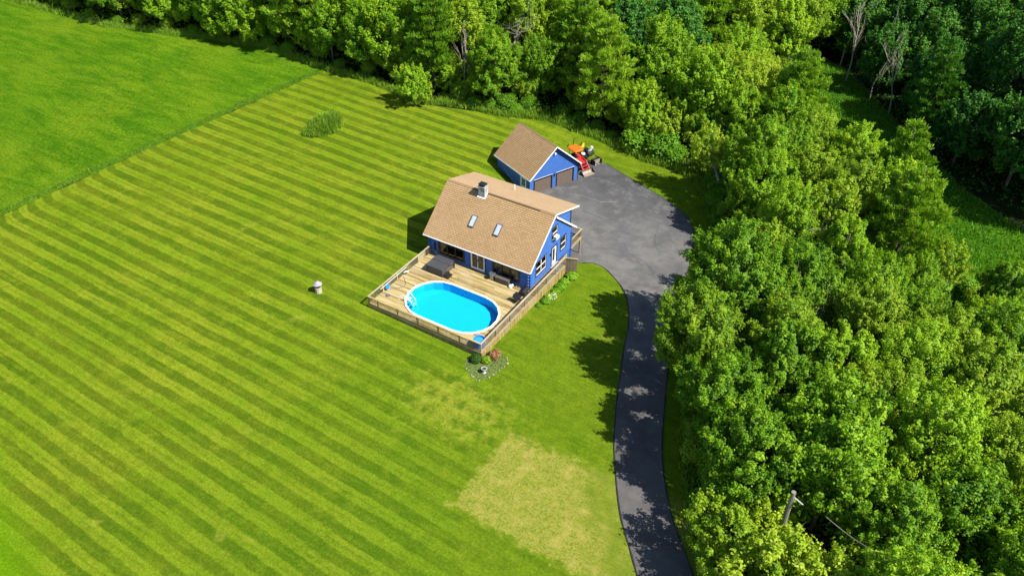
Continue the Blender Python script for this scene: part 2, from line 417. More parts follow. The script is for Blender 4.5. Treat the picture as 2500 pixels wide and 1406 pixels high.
# ---- foliage: per-leaf tint attribute, per-tree hue from the object's random number
def leaf_mat(name, deep, mid_, pale, trans=.40, rough=.55, vary=.6):
    m, n, l, b = new_mat(name); h = N(m); n.remove(b)
    at = n.new('ShaderNodeAttribute'); at.attribute_name = 'tint'
    r = h.objrand()
    t = h.math('ADD', at.outputs['Fac'], h.math('MULTIPLY', h.math('SUBTRACT', r, .5), vary), clamp=True)
    c = h.ramp(t, [(0, deep), (.5, mid_), (1, pale)])
    df = n.new('ShaderNodeBsdfPrincipled'); l.new(c, df.inputs['Base Color']); df.inputs['Roughness'].default_value = rough
    df.inputs['Specular IOR Level'].default_value = .25
    tl = n.new('ShaderNodeBsdfTranslucent'); l.new(h.mix(1., c, (1.25, 1.2, .5), 'MULTIPLY'), tl.inputs[0])
    mx = n.new('ShaderNodeMixShader'); mx.inputs[0].default_value = trans
    l.new(df.outputs[0], mx.inputs[1]); l.new(tl.outputs[0], mx.inputs[2])
    l.new(mx.outputs[0], n['Material Output'].inputs['Surface'])
    return m
M['leaf'] = leaf_mat('broad_leaf', (.085, .21, .007), (.215, .40, .012), (.36, .53, .022))
M['leaf_pale'] = leaf_mat('pale_leaf', (.13, .25, .010), (.26, .41, .018), (.40, .52, .035))
M['needle'] = leaf_mat('pine_needle', (.095, .22, .010), (.20, .37, .018), (.32, .48, .030), trans=.35)
M['darkleaf'] = leaf_mat('shade_dark_leaf', (.022, .095, .007), (.045, .165, .011), (.10, .25, .016), trans=.2)  # shade over the far woods is put into this darker leaf colour
M['bushleaf'] = leaf_mat('bush_leaf', (.08, .20, .008), (.15, .34, .014), (.25, .44, .025))
M['boxleaf'] = leaf_mat('clipped_shrub_leaf', (.03, .09, .006), (.07, .19, .012), (.14, .29, .02), trans=.2)
M['bronze'] = leaf_mat('bronze_leaf', (.12, .05, .02), (.30, .15, .07), (.42, .25, .13), trans=.2)
M['tallgrass'] = leaf_mat('tall_grass_blade', (.08, .20, .012), (.17, .31, .02), (.42, .48, .07), trans=.25)
M['flower'] = simple('white_flower', (.75, .72, .74), .8)

# ------------------------------------------------------------------ ground sheets
def grid_mesh(xs, ys, dz, name, mat):
    X, Y = np.meshgrid(xs, ys); Z = gz(X, Y)+dz
    V = np.stack([X, Y, Z], -1).reshape(-1, 3); nx = len(xs); ny = len(ys)
    Z[(X > -10.5) & (X < 1) & (Y > -9.9) & (Y < -1.5)] -= 2.; V = np.stack([X, Y, Z], -1).reshape(-1, 3)
    i = (np.arange(ny-1)[:, None]*nx+np.arange(nx-1)[None]).ravel()
    return mesh_np(name, V, np.stack([i, i+1, i+1+nx, i+nx], 1), mat, True)
far = np.array([400, 700, 1200, 2200, 4000.])
xs = np.concatenate([-far[::-1], np.arange(-240, 241, 2.), far]); ys = np.concatenate([-far[::-1], np.arange(-200, 281, 2.), far])
tag(link('ground', grid_mesh(xs, ys, -.06, 'ground', M['forest'])), kind='structure')

def in_poly(P, poly):
    x, y = P[:, 0], P[:, 1]; ins = np.zeros(len(P), bool); n = len(poly)
    for i in range(n):
        x0, y0 = poly[i]; x1, y1 = poly[(i+1) % n]
        c = ((y0 > y) != (y1 > y)) & (x < (x1-x0)*(y-y0)/(y1-y0+1e-12)+x0)
        ins ^= c
    return ins
def resample(poly, step, jit=0.):
    out = []
    for i in range(len(poly)):
        a = np.array(poly[i], float); b = np.array(poly[(i+1) % len(poly)], float)
        k = max(1, int(np.linalg.norm(b-a)/step))
        for j in range(k):
            p = a+(b-a)*j/k
            if jit and j: p = p+rng.normal(0, jit, 2)
            out.append(tuple(p))
    return out
def smooth_line(pts, it=2):
    for _ in range(it):
        q = [pts[0]]
        for a, b in zip(pts[:-1], pts[1:]):
            q += [(a[0]*.75+b[0]*.25, a[1]*.75+b[1]*.25), (a[0]*.25+b[0]*.75, a[1]*.25+b[1]*.75)]
        pts = q+[pts[-1]]
    return pts
def sheet(name, poly, dz, mat, step=1.5, jit=0., skirt=0., bstep=None, hole=None):
    B = resample(poly, bstep or step, jit); A = np.array(B)
    gx = np.arange(A[:, 0].min(), A[:, 0].max(), step); gy = np.arange(A[:, 1].min(), A[:, 1].max(), step)
    G = np.stack(np.meshgrid(gx, gy), -1).reshape(-1, 2); G = G[in_poly(G, B)]
    pts = [Vector(p) for p in B]+[Vector(p) for p in G]; nb = len(B)
    v, e, f, *_ = delaunay_2d_cdt(pts, [(i, (i+1) % nb) for i in range(nb)], [], 1, 1e-4)
    V = np.array([(p.x, p.y) for p in v]); Z = gz(V[:, 0], V[:, 1])+dz
    verts = [(a, b, c) for (a, b), c in zip(V, Z)]; faces = [tuple(t) for t in f]
    if hole: faces = [t for t in faces if not all(hole[0] < verts[i][0] < hole[1] and hole[2] < verts[i][1] < hole[3] for i in t)]
    if skirt:
        n0 = len(verts)
        for (a, b) in B: verts += [(a, b, gzf(a, b)+dz), (a, b, gzf(a, b)+dz-skirt)]
        for i in range(nb):
            j = (i+1) % nb; faces.append((n0+2*i, n0+2*i+1, n0+2*j+1, n0+2*j))
    me = bpy.data.meshes.new(name); me.from_pydata(verts, [], faces); me.materials.append(mat)
    for p in me.polygons: p.use_smooth = True
    me.update()
    return link(name, me)
EDGE = [(-52.2, 28.9), (-44.2, 30.2), (-34.7, 28.4), (-22.7, 32.4), (-17.7, 34.8), (-10.5, 35.3), (-3, 33.2), (1.3, 33.2), (5.2, 32.2),
        (9.8, 24.6), (13.2, 15.5), (15.0, 7.8), (17.2, .1), (19.9, -5.4), (22.0, -11.8), (25.5, -16.4), (28, -20.6)]
LAWN = [(-56.9, -60)]+EDGE+[(34, -30), (42, -60)]
FIELD = [(-200, -60), (-56.9, -60), (-52.2, 28.9), (-54.7, 30.5), (-64.9, 30.8), (-74.9, 28.5), (-92.8, 23), (-111.5, 22.5), (-140, 21), (-200, 26)]
tag(sheet('field', FIELD, -.006, M['field'], 2.5, .12), kind='structure')
tag(sheet('lawn', LAWN, 0., M['lawn'], 1.5, .06, hole=(-11.7, .95, -9.8, -.1)), kind='structure')
CLEAR = [(6, 80), (12, 77), (24, 60), (33, 48), (41, 41), (52, 34), (70, 20), (70, -4), (56, 8), (42, 16), (35, 20), (30, 28), (20, 42), (10, 52), (5, 66)]
tag(sheet('clearing', CLEAR, -.01, M['clearing'], 2., .2), kind='structure')
DRL = [(1.2, 9.0), (2.2, 9.8), (3.6, 9.6), (5.3, 8.3), (6.9, 6.8), (8.3, 4.9), (9.5, 2.7), (10.3, .7), (10.9, -1.3), (12, -4.2), (13.1, -7.2),
       (14.2, -9.9), (15.3, -12.4), (16.5, -14.6), (17.7, -16.7), (18.9, -18.6), (20.2, -20.2), (21.3, -21.5), (22, -22.4), (27, -29), (31, -36)]
DRR = [(-6.5, 29.8), (-3.6, 28.7), (-.3, 27.4), (3, 26.2), (5.7, 24.8), (7.5, 23.3), (8.8, 21.2), (9.6, 18.9), (10.5, 15.8), (11.3, 12.8), (11.9, 9.8),
       (13.2, 4.8), (14.5, .7), (16, -3.4), (17.2, -6.7), (18.5, -10.2), (19.6, -12.5), (21, -15), (22.5, -17.1), (23.9, -18.7), (25.3, -20.3), (30, -27), (35, -34)]
DRIVE = [(-9.5, 8.6), (-.2, 8.4), (.6, 8.6)]+smooth_line(DRL, 1)+smooth_line(DRR, 1)[::-1]+[(-11.6, 28.3), (-11.4, 26.2), (-7.66, 24.25), (-10.5, 17.7), (-11.0, 13)]
dv = sheet('driveway', DRIVE, .055, M['asphalt'], 1.2, .015, skirt=.09, bstep=.5); tag(dv, kind='structure')
# dark rim of the sealed asphalt edge, the shadow of its thickness painted in
def ribbon(name, pts, w, dz, mat, parent=None):
    P = np.array(pts); T = np.gradient(P, axis=0); T /= np.linalg.norm(T, axis=1)[:, None]; Nn = np.stack([-T[:, 1], T[:, 0]], 1)
    ww = w*(1+.5*rng.uniform(-1, 1, len(P)))[:, None]
    A = P+Nn*ww/2; B = P-Nn*ww/2; V = []
    for q in (A, B): V.append(np.column_stack([q, gz(q[:, 0], q[:, 1])+dz]))
    n = len(P); i = np.arange(n-1)
    return link(name, mesh_np(name, np.concatenate(V), np.stack([i, i+1, i+1+n, i+n], 1), mat), parent)
def open_res(pts, step):
    out = []
    for a, b in zip(pts[:-1], pts[1:]):
        a = np.array(a, float); b = np.array(b, float); k = max(1, int(np.linalg.norm(b-a)/step))
        out += [tuple(a+(b-a)*j/k) for j in range(k)]
    return out+[tuple(pts[-1])]
for L_ in (DRL, DRR):
    ribbon('driveway_edge_shade', open_res(smooth_line(L_, 1), .4), .09, .062, M['edgeasph'], dv)

M['crackfill'] = simple('crack_line', (.045, .045, .048), .9); M['crackpale'] = simple('pale_crack_line', (.22, .21, .20), .9)
for cp, cm, cw in (([(-6.9, 20.5), (-5.2, 21.3), (-3.0, 21.0), (-1.2, 22.2)], 'crackpale', .05), ([(-5.5, 17.8), (-3.1, 18.4), (-1.5, 17.9), (.9, 18.8), (2.2, 18.5)], 'crackfill', .05),
                  ([(3.2, 14.8), (4.6, 13.4), (6.6, 13.1), (8.2, 11.6)], 'crackfill', .045), ([(5.0, 20.2), (5.6, 17.2), (7.4, 15.1)], 'crackfill', .04)):
    Q_ = np.array(open_res(smooth_line(cp, 2), .25)); Q_ += rng.normal(size=Q_.shape)*.035
    ribbon('crack_line', Q_, cw, .060, M[cm], dv)
# ------------------------------------------------------------------ wall builder (horizontal courses, openings really cut)
def wall(name, mat, parent, axis, const, out, u0, u1, z0, z1, openings=(), course=.2, prof='log', urange=None, depth=.045):
    """axis 'x': wall runs along x at y=const; 'y': runs along y at x=const. out=+1/-1 sign of outward normal on the other axis.
    openings: (ua, ub, za, zb). urange(z) -> (lo, hi) clips a gable."""
    zs = set(np.round(np.arange(z0, z1+1e-6, course), 4)) | {z0, z1}
    for o in openings: zs |= {o[2], o[3]}
    base = sorted(zs); fine = []
    for a in np.arange(z0, z1, course):
        for t in ((.0, .12, .5, .88) if prof == 'log' else (.0, .04)): fine.append(a+t*course)
    zs = sorted(set(np.round([z for z in list(zs)+fine if z0 <= z <= z1], 4)))
    def off(z, lower):
        t = ((z-z0)/course) % 1.0
        if lower and t < 1e-3: t = 1.
        if prof == 'log': return depth*math.sin(PI*min(1, max(0, t)))**.6 if 0 < t < 1 else 0.
        return depth*(1-t)
    V, Fc = [], []
    for za, zb in zip(zs[:-1], zs[1:]):
        if zb-za < 1e-4: continue
        oa, ob = off(za, False), off(zb, True)
        r0 = urange(za) if urange else (u0, u1); r1 = urange(zb) if urange else (u0, u1)
        if r1[0] > r1[1]: r1 = ((r1[0]+r1[1])/2,)*2
        zm = (za+zb)/2
        cuts = sorted((o[0], o[1]) for o in openings if o[2] <= zm <= o[3])
        segs = []; lo0, lo1 = r0[0], r1[0]
        for a, b in cuts: segs.append((lo0, lo1, a, a)); lo0 = lo1 = b
        segs.append((lo0, lo1, r0[1], r1[1]))
        for a0, a1, b0, b1 in segs:
            if b0-a0 < 1e-4 and b1-a1 < 1e-4: continue
            q = [(a0, oa, za), (b0, oa, za), (b1, ob, zb), (a1, ob, zb)]; n = len(V)
            for u, o_, z in q: V.append((u, const+out*o_, z) if axis == 'x' else (const+out*o_, u, z))
            flip = (axis == 'x') == (out > 0)
            Fc.append((n, n+3, n+2, n+1) if flip else (n, n+1, n+2, n+3))
    off_ = Vector(parent.location)
    me = bpy.data.meshes.new(name); me.from_pydata([Vector(v)-off_ for v in V], [], Fc); me.materials.append(mat); me.update()
    return link(name, me, parent)

def window(parent, axis, const, out, ua, ub, za, zb, name='window', mat_c=None, mat_f=None, panes=1, rail=True, cas=.09, fr=.045, deep=.12, label=None):
    """cased window: the window object is the casing; children sash frame and panes"""
    mat_c = mat_c or M['black']; mat_f = mat_f or M['white']
    def B(mb, a, b, c, d, o0, o1):
        y0, y1 = sorted((const+out*o0, const+out*o1))
        mb.box(a, b, y0, y1, c, d) if axis == 'x' else mb.box(y0, y1, a, b, c, d)
    P = parent
    c = MB(); o1 = .075
    B(c, ua-.0, ua+cas, za, zb, -deep, o1); B(c, ub-cas, ub, za, zb, -deep, o1)
    B(c, ua+cas, ub-cas, zb-cas, zb, -deep, o1-.003); B(c, ua+cas, ub-cas, za, za+cas, -deep, o1+.02)
    w = c.build(name, mat_c, P, world=True)
    if label: w['label'] = label
    f = MB(); ia, ib = ua+cas, ub-cas; ja, jb = za+cas, zb-cas; W_ = (ib-ia)/panes
    gl = []
    for k in range(panes):
        a, b = ia+k*W_, ia+(k+1)*W_
        B(f, a, a+fr, ja, jb, -.05, .05); B(f, b-fr, b, ja, jb, -.05, .05)
        B(f, a+fr, b-fr, jb-fr, jb, -.05, .048); B(f, a+fr, b-fr, ja, ja+fr, -.05, .048)
        if rail:
            mz = (ja+jb)/2; B(f, a+fr, b-fr, mz-fr/2, mz+fr/2, -.05, .046)
            gl += [(a+fr, b-fr, ja+fr, mz-fr/2), (a+fr, b-fr, mz+fr/2, jb-fr)]
        else: gl.append((a+fr, b-fr, ja+fr, jb-fr))
    off = Vector(P.location)
    s_ = f.build('sash', mat_f, P, world=True); s_.parent = w
    for g in gl:
        m = MB(); B(m, g[0], g[1], g[2], g[3], -.012, .0)
        q = m.build('pane', M['glass'], P, world=True); q.parent = w
    return w

# ------------------------------------------------------------------ HOUSE
house = thing('house', 'blue log-sided house with tan shingle roof, rear dormer and stone chimney beside the pool deck', 'house', (0, 0, gzf(0, 0)))
HL, HD = 11.8, 8.3           # length (x from -HL to 0), depth (y 0..HD)
FZ, EZ, RZ, RY = .66, 2.92, 6.83, 4.51
K = (RZ-EZ)/(RY+.07)
ZB = -1.9
def roof_under(y): return EZ+K*(min(y, 2*RY-y)+.07)-.16
# front wall, with the two big window groups and patio door cut out
FW = [(-10.72, -7.50, 1.02, 2.78), (-6.72, -5.10, .82, 2.86), (-4.22, -1.06, 1.02, 2.78)]
wall('front_wall', M['blue'], house, 'x', 0, -1, -HL, 0, .0, 2.95, FW, .195)
def gab(z):
    lo = max(0., (z+.16-EZ)/K-.07); return (lo, min(HD, 2*RY-lo))
GO = [(4.15, 5.27, 3.86, 5.44), (5.98, 7.15, 1.62, 3.22), (4.16, 5.30, .86, 3.08), (1.12, 3.18, 1.44, 3.14), (5.5, 6.7, .10, .62)]
wall('gable_wall', M['blue'], house, 'y', 0, 1, 0, HD, .70, 6.64, GO[:4], .195, urange=gab)
wall('gable_wall', M['blue'], house, 'y', -HL, -1, 0, HD, -.6, 6.64, (), .195, urange=gab)
wall('rear_wall', M['blue'], house, 'x', HD, 1, -HL, 0, -1.9, 2.95, [(-4.2, -2.4, .8, 2.8)], .195)
b_ = MB()     # vertical-board basement band under the gable
y_ = .0
while y_ < HD-.02:
    b_.box(-.02, .018+.012*(int(y_*5) % 2), y_+.006, min(y_+.19, HD), ZB, .70); y_ += .196
b_.build('basement_siding', M['blue'], house, world=True)
MB().box(-HL+.02, -.02, .03, HD-.03, ZB, FZ-.05).build('foundation', M['conc'], house, world=True)
# windows and doors
for (a, b, c, d) in (FW[0], FW[2]):
    window(house, 'x', 0, -1, a, b, c, d, 'window', M['black'], M['black'], 3, False, .14, .07)
window(house, 'y', 0, 1, *GO[0], label='upstairs gable window with an air conditioner in it')
window(house, 'y', 0, 1, *GO[1], label='single gable window near the balcony')
window(house, 'y', 0, 1, *GO[3], panes=2, label='double gable window beside the deck corner')
window(house, 'y', 0.03, 1, *GO[4], cas=.06, fr=.04, rail=False, label='low basement window')
# window air conditioner
MB().box(.06, .42, 4.42, 4.98, 4.02, 4.36).box(.42, .43, 4.46, 4.94, 4.06, 4.32).build('air_conditioner', M['white'], house, world=True)
# patio sliding door: white frame, two leaves
pd = MB(); a, b, c, d = FW[1]
pd.box(a, a+.09, -.09, .1, c, d).box(b-.09, b, -.09, .1, c, d).box(a+.09, b-.09, -.088, .1, c, c+.09).box(a+.09, b-.09, -.088, .1, d-.08, d)
pdo = pd.build('patio_door', M['white'], house, world=True)
m1 = MB(); mid = (a+b)/2
for (u, v, yy) in ((a+.09, mid+.03, -.07), (mid-.03, b-.09, -.03)):
    m1.box(u, u+.06, yy, yy+.035, c+.09, d-.08).box(v-.06, v, yy, yy+.035, c+.09, d-.08)
    m1.box(u+.06, v-.06, yy+.002, yy+.033, c+.09, c+.17).box(u+.06, v-.06, yy+.002, yy+.033, d-.15, d-.08)
    g = MB().box(u+.06, v-.06, yy+.01, yy+.02, c+.17, d-.15).build('pane', M['glass'], house, world=True); g.parent = pdo
q = m1.build('sash', M['white'], house, world=True); q.parent = pdo
q = MB().box(mid-.02, mid+.02, -.11, -.07, c+.95, c+1.2).build('handle', M['dark'], house, world=True); q.parent = pdo
for q0, q1 in ((a-.13, a-.002), (b+.002, b+.13)): MB().box(q0, q1, -.075, .05, c-.02, d+.02).build('door_casing', M['black'], house, world=True)
# gable door: black casing, white door with tall glass
a, b, c, d = GO[2]
gd = MB().box(-.05, .02, a+.12, b-.12, c, d-.12)
gdo = gd.build('door', M['white'], house, world=True)
q = MB().box(.021, .035, a+.32, b-.42, c+.45, d-.30).build('pane', M['dark'], house, world=True); q.parent = gdo
q = MB().box(.02, .07, b-.26, b-.20, c+.95, c+1.08).build('handle', M['steel'], house, world=True); q.parent = gdo
MB().box(-.06, .075, a, a+.12, c, d).box(-.06, .075, b-.12, b, c, d).box(-.06, .072, a+.12, b-.12, d-.12, d).build('door_casing', M['black'], house, world=True)
MB().box(.02, 1.0, 4.0, 5.45, .52, .80).build('door_step', M['conc'], house, world=True)
MB().box(.05, .16, 3.88, 3.98, 2.35, 2.6).build('wall_lantern', M['black'], house, world=True)
# inside: floor, back wall and curtains seen through the big windows
MB().box(-HL+.1, -.1, .12, 5.6, FZ, FZ+.04).build('interior_floor', M['room'], house, world=True)
MB().box(-HL+.1, -.1, 5.6, 5.7, FZ, 2.9).build('interior_wall', M['curtain'], house, world=True)
MB().box(-HL+.1, -.1, .2, HD-.1, 2.93, 2.98).build('interior_ceiling', M['room'], house, world=True)
for (u, v) in ((-10.5, -9.85), (-8.3, -8.05), (-3.95, -3.35), (-2.95, -2.4), (-1.95, -1.45)):
    cm = MB(); k = 10
    for j in range(k):
        x0 = u+(v-u)*j/k; cm.box(x0, x0+(v-u)/k*.7, .16+.03*(j % 2), .19+.03*(j % 2), 1.05, 2.75)
    cm.build('curtain', M['curtain'], house, world=True)
# crossed log ends at the corners
for (cx, cy, sx) in ((0, 0, 1), (-HL, 0, -1), (0, HD, 1)):
    sy = -1 if cy == 0 else 1
    n_ = 6 if cy == 0 else 9
    for k in range(n_):
        z = (.95+.34*k) if cy == 0 else (-.2+.34*k)
        m = MB().tube([(cx-sx*.05, cy+sy*.02, z), (cx-sx*.05, cy+sy*.24, z)], .085, 8).tube([(cx-sx*.0, cy-sy*.05, z+.17), (cx+sx*.20, cy-sy*.05, z+.17)], .085, 8)
        q = m.build('log_end', M['blue'], house, world=True, smooth=False)
        q.name = 'log_end'
    MB().box(cx-.06, cx+.06, cy-.06, cy+.06, .66 if cy == 0 else ZB, 2.9).build('corner_post', M['blue'] if cx < 0 or cy > 0 else M['black'], house, world=True)

# roof: thick slabs with stepped courses; UVs in metres drive the tab pattern
def roof_slab(name, p_up0, p_up1, p_dn1, p_dn0, mat, parent, course=.20, lift=.022, thick=.12):
    """quad given ridge-left, ridge-right, eave-right, eave-left; courses step down the slope"""
    A, B_, C_, D_ = map(Vector, (p_up0, p_up1, p_dn1, p_dn0))
    L = ((D_-A).length+(C_-B_).length)/2; n = max(1, int(L/course)); W_ = (B_-A).length
    nrm = (B_-A).cross(D_-A).normalized()
    if nrm.z < 0: nrm = -nrm
    V, Fc, UV = [], [], []
    for i in range(n):
        t0, t1 = i/n, (i+1)/n
        a, b, c2, d2 = A.lerp(D_, t0), B_.lerp(C_, t0), B_.lerp(C_, t1)+nrm*lift, A.lerp(D_, t1)+nrm*lift
        k = len(V); V += [a, b, c2, d2]; Fc.append((k, k+3, k+2, k+1)); UV += [(0, t0*L), (0, t1*L), (W_, t1*L), (W_, t0*L)]
        if i < n-1:
            e, f_ = B_.lerp(C_, t1), A.lerp(D_, t1); k = len(V); V += [c2, d2, f_, e]; Fc.append((k, k+1, k+2, k+3)); UV += [(0, t1*L)]*4
    k = len(V); dn = -nrm*thick
    V += [A, B_, C_+nrm*lift, D_+nrm*lift, A+dn, B_+dn, C_+dn, D_+dn]
    for f_ in ((4, 5, 6, 7), (0, 1, 5, 4), (1, 2, 6, 5), (2, 3, 7, 6), (3, 0, 4, 7)):
        Fc.append(tuple(k+j for j in f_)); UV += [(0, 0)]*4
    off = Vector(parent.location)
    me = bpy.data.meshes.new(name); me.from_pydata([v-off for v in V], [], Fc); me.materials.append(mat)
    uv = me.uv_layers.new(name='UVMap'); uv.data.foreach_set('uv', np.array(UV, np.float32).ravel())
    me.update(); me.validate()
    return link(name, me, parent)
XL_, XR_ = -12.47, .17
DY, DZ = 9.335, 5.352
rf = roof_slab('roof', (XL_, RY, RZ), (XR_, RY, RZ), (XR_, -.07-.1, EZ-.085), (XL_, -.07-.1, EZ-.085), M['shingle'], house)
roof_slab('dormer_roof', (XL_, RY+.01, RZ+.012), (XR_+.02, RY+.01, RZ+.012), (XR_+.02, DY, DZ), (XL_, DY, DZ), M['shingle_d'], house)
roof_slab('rear_eave_roof', (XL_, RY+.3, RZ-.26-.16), (XR_, RY+.3, RZ-.26-.16), (XR_, 2*RY+.07, EZ), (XL_, 2*RY+.07, EZ), M['shingle'], house)
# ridge cap
m = MB()
for k in range(42):
    x0 = XL_+.02+k*.30; m.add([(x0, RY-.13, RZ-.085), (x0, RY, RZ+.045), (x0, RY+.15, RZ+.0), (x0+.285, RY-.13, RZ-.075), (x0+.285, RY, RZ+.055), (x0+.285, RY+.15, RZ+.01)], [(0, 3, 4, 1), (1, 4, 5, 2), (0, 1, 2), (5, 4, 3)])
m.build('ridge_cap', M['shingle_d'], house, world=True)
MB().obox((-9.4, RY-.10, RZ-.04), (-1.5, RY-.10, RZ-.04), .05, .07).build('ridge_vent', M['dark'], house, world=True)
# white rakes, fascia and gutter
def rake(p, q, w=.05, h=.15, mat=M['white'], name='rake_board'):
    MB().obox(p, q, w, h).build(name, mat, house, world=True)
for X_ in (XR_+.03, XL_+.06):
    dz_ = 0 if X_ > 0 else -.14
    rake((X_, -.17, EZ-.17+dz_), (X_, RY, RZ-.075+dz_)); rake((X_, RY+.02, RZ-.03+dz_), (X_+(.02 if X_ > 0 else 0), DY+.03, DZ-.05+dz_), .05, .13)
    rake((X_, RY+.2, RZ-.36+dz_), (X_, 2*RY+.12, EZ-.08+dz_), .05, .17)
rake((XL_, -.20, EZ-.17), (XR_, -.20, EZ-.17), .05, .10, name='fascia_board')
rake((XL_, -.25, EZ-.15), (XR_, -.245, EZ-.16), .045, .05, name='gutter')
rake((XL_, DY-.01, DZ-.14), (XR_+.05, DY-.01, DZ-.14), .05, .14, name='fascia_board')
MB().box(XL_+.02, XR_-.02, -.17, -.02, EZ-.235, EZ-.21).build('soffit', M['soffit'], house, world=True)
# dormer side wall (right) and rear wall
def dside(z):
    lo = max(RY+.25, RY+(RZ-.46-z)/K*1.0) ; hi = 8.22
    hi_top = RY+(RZ-.13-z)/((RZ-DZ)/(DY-RY)); return (lo, min(hi, hi_top))
wall('dormer_side_wall', M['blue'], house, 'y', -.14, 1, RY, 8.22, 3.0, 6.55, (), .195, urange=dside)
wall('dormer_side_wall', M['blue'], house, 'y', -HL+.1, -1, RY, 8.22, 3.0, 6.55, (), .195, urange=dside)
wall('dormer_rear_wall', M['blue'], house, 'x', 8.22, 1, -HL+.1, -.14, 2.9, 5.6, [], .195)
MB().box(-.16, -.06, 8.16, 8.27, 3.1, 5.52).build('corner_board', M['black'], house, world=True)
rake((-.09, RY+.5, RZ-.30), (-.09, 8.2, 5.60), .03, .12, M['black'])
# chimney
ch = MB().box(-8.42, -7.66, 4.0, 4.62, 5.6, 7.50).build('chimney', M['stone'], house, world=True)
q = MB().box(-8.48, -7.60, 3.94, 4.68, 7.50, 7.58).build('chimney_crown', M['conc'], house, world=True); q.parent = ch
m = MB()
for (x, y) in ((-8.35, 4.07), (-7.73, 4.07), (-8.35, 4.55), (-7.73, 4.55)): m.box(x-.025, x+.025, y-.025, y+.025, 7.58, 7.82)
m.box(-8.26, -7.82, 4.14, 4.48, 7.58, 7.72)
m.add([(-8.44, 3.98, 7.82), (-7.64, 3.98, 7.82), (-7.64, 4.64, 7.82), (-8.44, 4.64, 7.82), (-8.34, 4.08, 7.87), (-7.74, 4.08, 7.87), (-7.74, 4.54, 7.87), (-8.34, 4.54, 7.87)], [(0, 3, 2, 1), (4, 5, 6, 7), (0, 1, 5, 4), (1, 2, 6, 5), (2, 3, 7, 6), (3, 0, 4, 7)])
q = m.build('chimney_cap', M['black'], house, world=True); q.parent = ch
m = MB().obox((-8.5, 3.93, 6.40), (-7.56, 3.93, 6.40), .14, .03, (0, -K, 1)).obox((-7.60, 3.95, 6.42), (-7.60, 4.5, 6.88), .09, .05).obox((-8.46, 3.95, 6.42), (-8.46, 4.5, 6.88), .09, .05)
q = m.build('chimney_flashing', M['white'], house, world=True); q.parent = ch
MB().tube([(-6.5, 7.82, 5.7), (-6.5, 7.82, 6.42)], .06, 10).build('vent_pipe', M['white'], house, world=True)
# skylights
sl = Vector((0, 1, K)).normalized(); nr = Vector((0, -K, 1)).normalized()
for xa, xb in ((-8.04, -7.46), (-5.10, -4.52)):
    z0 = EZ+K*(1.60+.07); lo = Vector((0, 1.60, z0)); hi = Vector((0, 2.48, EZ+K*(2.48+.07)))
    m = MB(); w = .055; up_ = nr*.07
    for xx in (xa+w/2, xb-w/2): m.obox(Vector((xx, 0, 0))+lo+up_, Vector((xx, 0, 0))+hi+up_, w, .16, nr)
    for pt in (lo, hi): m.obox(Vector((xa, 0, 0))+pt+up_, Vector((xb, 0, 0))+pt+up_, .07, .16, nr)
    sk = m.build('skylight', M['conc'], house, world=True)
    sk.data.materials[0] = M['dark'] if False else M['steel']
    g = MB().add([Vector((xa+w, 0, 0))+lo+up_*1.9, Vector((xb-w, 0, 0))+lo+up_*1.9, Vector((xb-w, 0, 0))+hi+up_*1.9, Vector((xa+w, 0, 0))+hi+up_*1.9], [(0, 1, 2, 3)]).build('pane', M['skyglass'], house, world=True); g.parent = sk
    g = MB().add([Vector((xa+w, 0, 0))+lo+up_*.6, Vector((xb-w, 0, 0))+lo+up_*.6, Vector((xb-w, 0, 0))+hi+up_*.6, Vector((xa+w, 0, 0))+hi+up_*.6], [(0, 1, 2, 3)]).build('blind', M['shade'], house, world=True); g.parent = sk
# downspout and hose bracket on the front wall
MB().obox((-11.12, -.10, 1.25), (-11.12, -.10, 2.2), .16, .10).build('wall_heater', M['black'], house, world=True)
MB().tube([(-11.5, -.14, 1.25), (-11.15, -.14, 1.25), (-10.95, -.14, 1.1), (-10.95, -.14, .7)], .03, 8).build('drain_pipe', M['steel'], house, world=True)
# rear balcony over the drive
bal = MB().box(-6, .03, HD+.05, 10.62, .70, .75).build('balcony_floor', M['lum_y'], house, world=True)
MB().box(-6, .06, 10.62, 10.67, .50, .76).box(.03, .08, HD+.05, 10.62, .50, .76).box(-6.05, -6, HD+.05, 10.67, .5, .76).build('balcony_beam', M['lum_y'], house, world=True)
for x in (-.02, -2, -4, -5.95):
    MB().box(x-.06, x+.06, 10.48, 10.60, -1.75, 1.72).build('balcony_post', M['lum_z'], house, world=True)
MB().box(-.02, .12, HD+.10, 10.70, 1.70, 1.745).box(-6.05, -.02, 10.52, 10.68, 1.70, 1.745).build('balcony_rail', M['lum_y'], house, world=True)
MB().box(.02, .07, HD+.1, 10.5, .84, .90).box(-6., -.0, 10.56, 10.6, .84, .90).build('balcony_rail', M['lum_y'], house, world=True)
for k in range(17):
    y = HD+.2+k*.138; MB().box(.03, .06, y-.018, y+.018, .84, 1.70).build('baluster', M['lum_w'], house, world=True)
for k in range(40):
    x = -.25-k*.142; MB().box(x-.018, x+.018, 10.56, 10.59, .84, 1.70).build('baluster', M['lum_w'], house, world=True)

# ------------------------------------------------------------------ DECK
DX0, DX1, DYF, DYB = -11.78, 1.03, -9.97, 5.35
deck = thing('deck', 'raised pine deck with railings and board skirt wrapping the pool and the house front', 'deck', (0, 0, gzf(1, -10)))
dloc = Vector(deck.location)
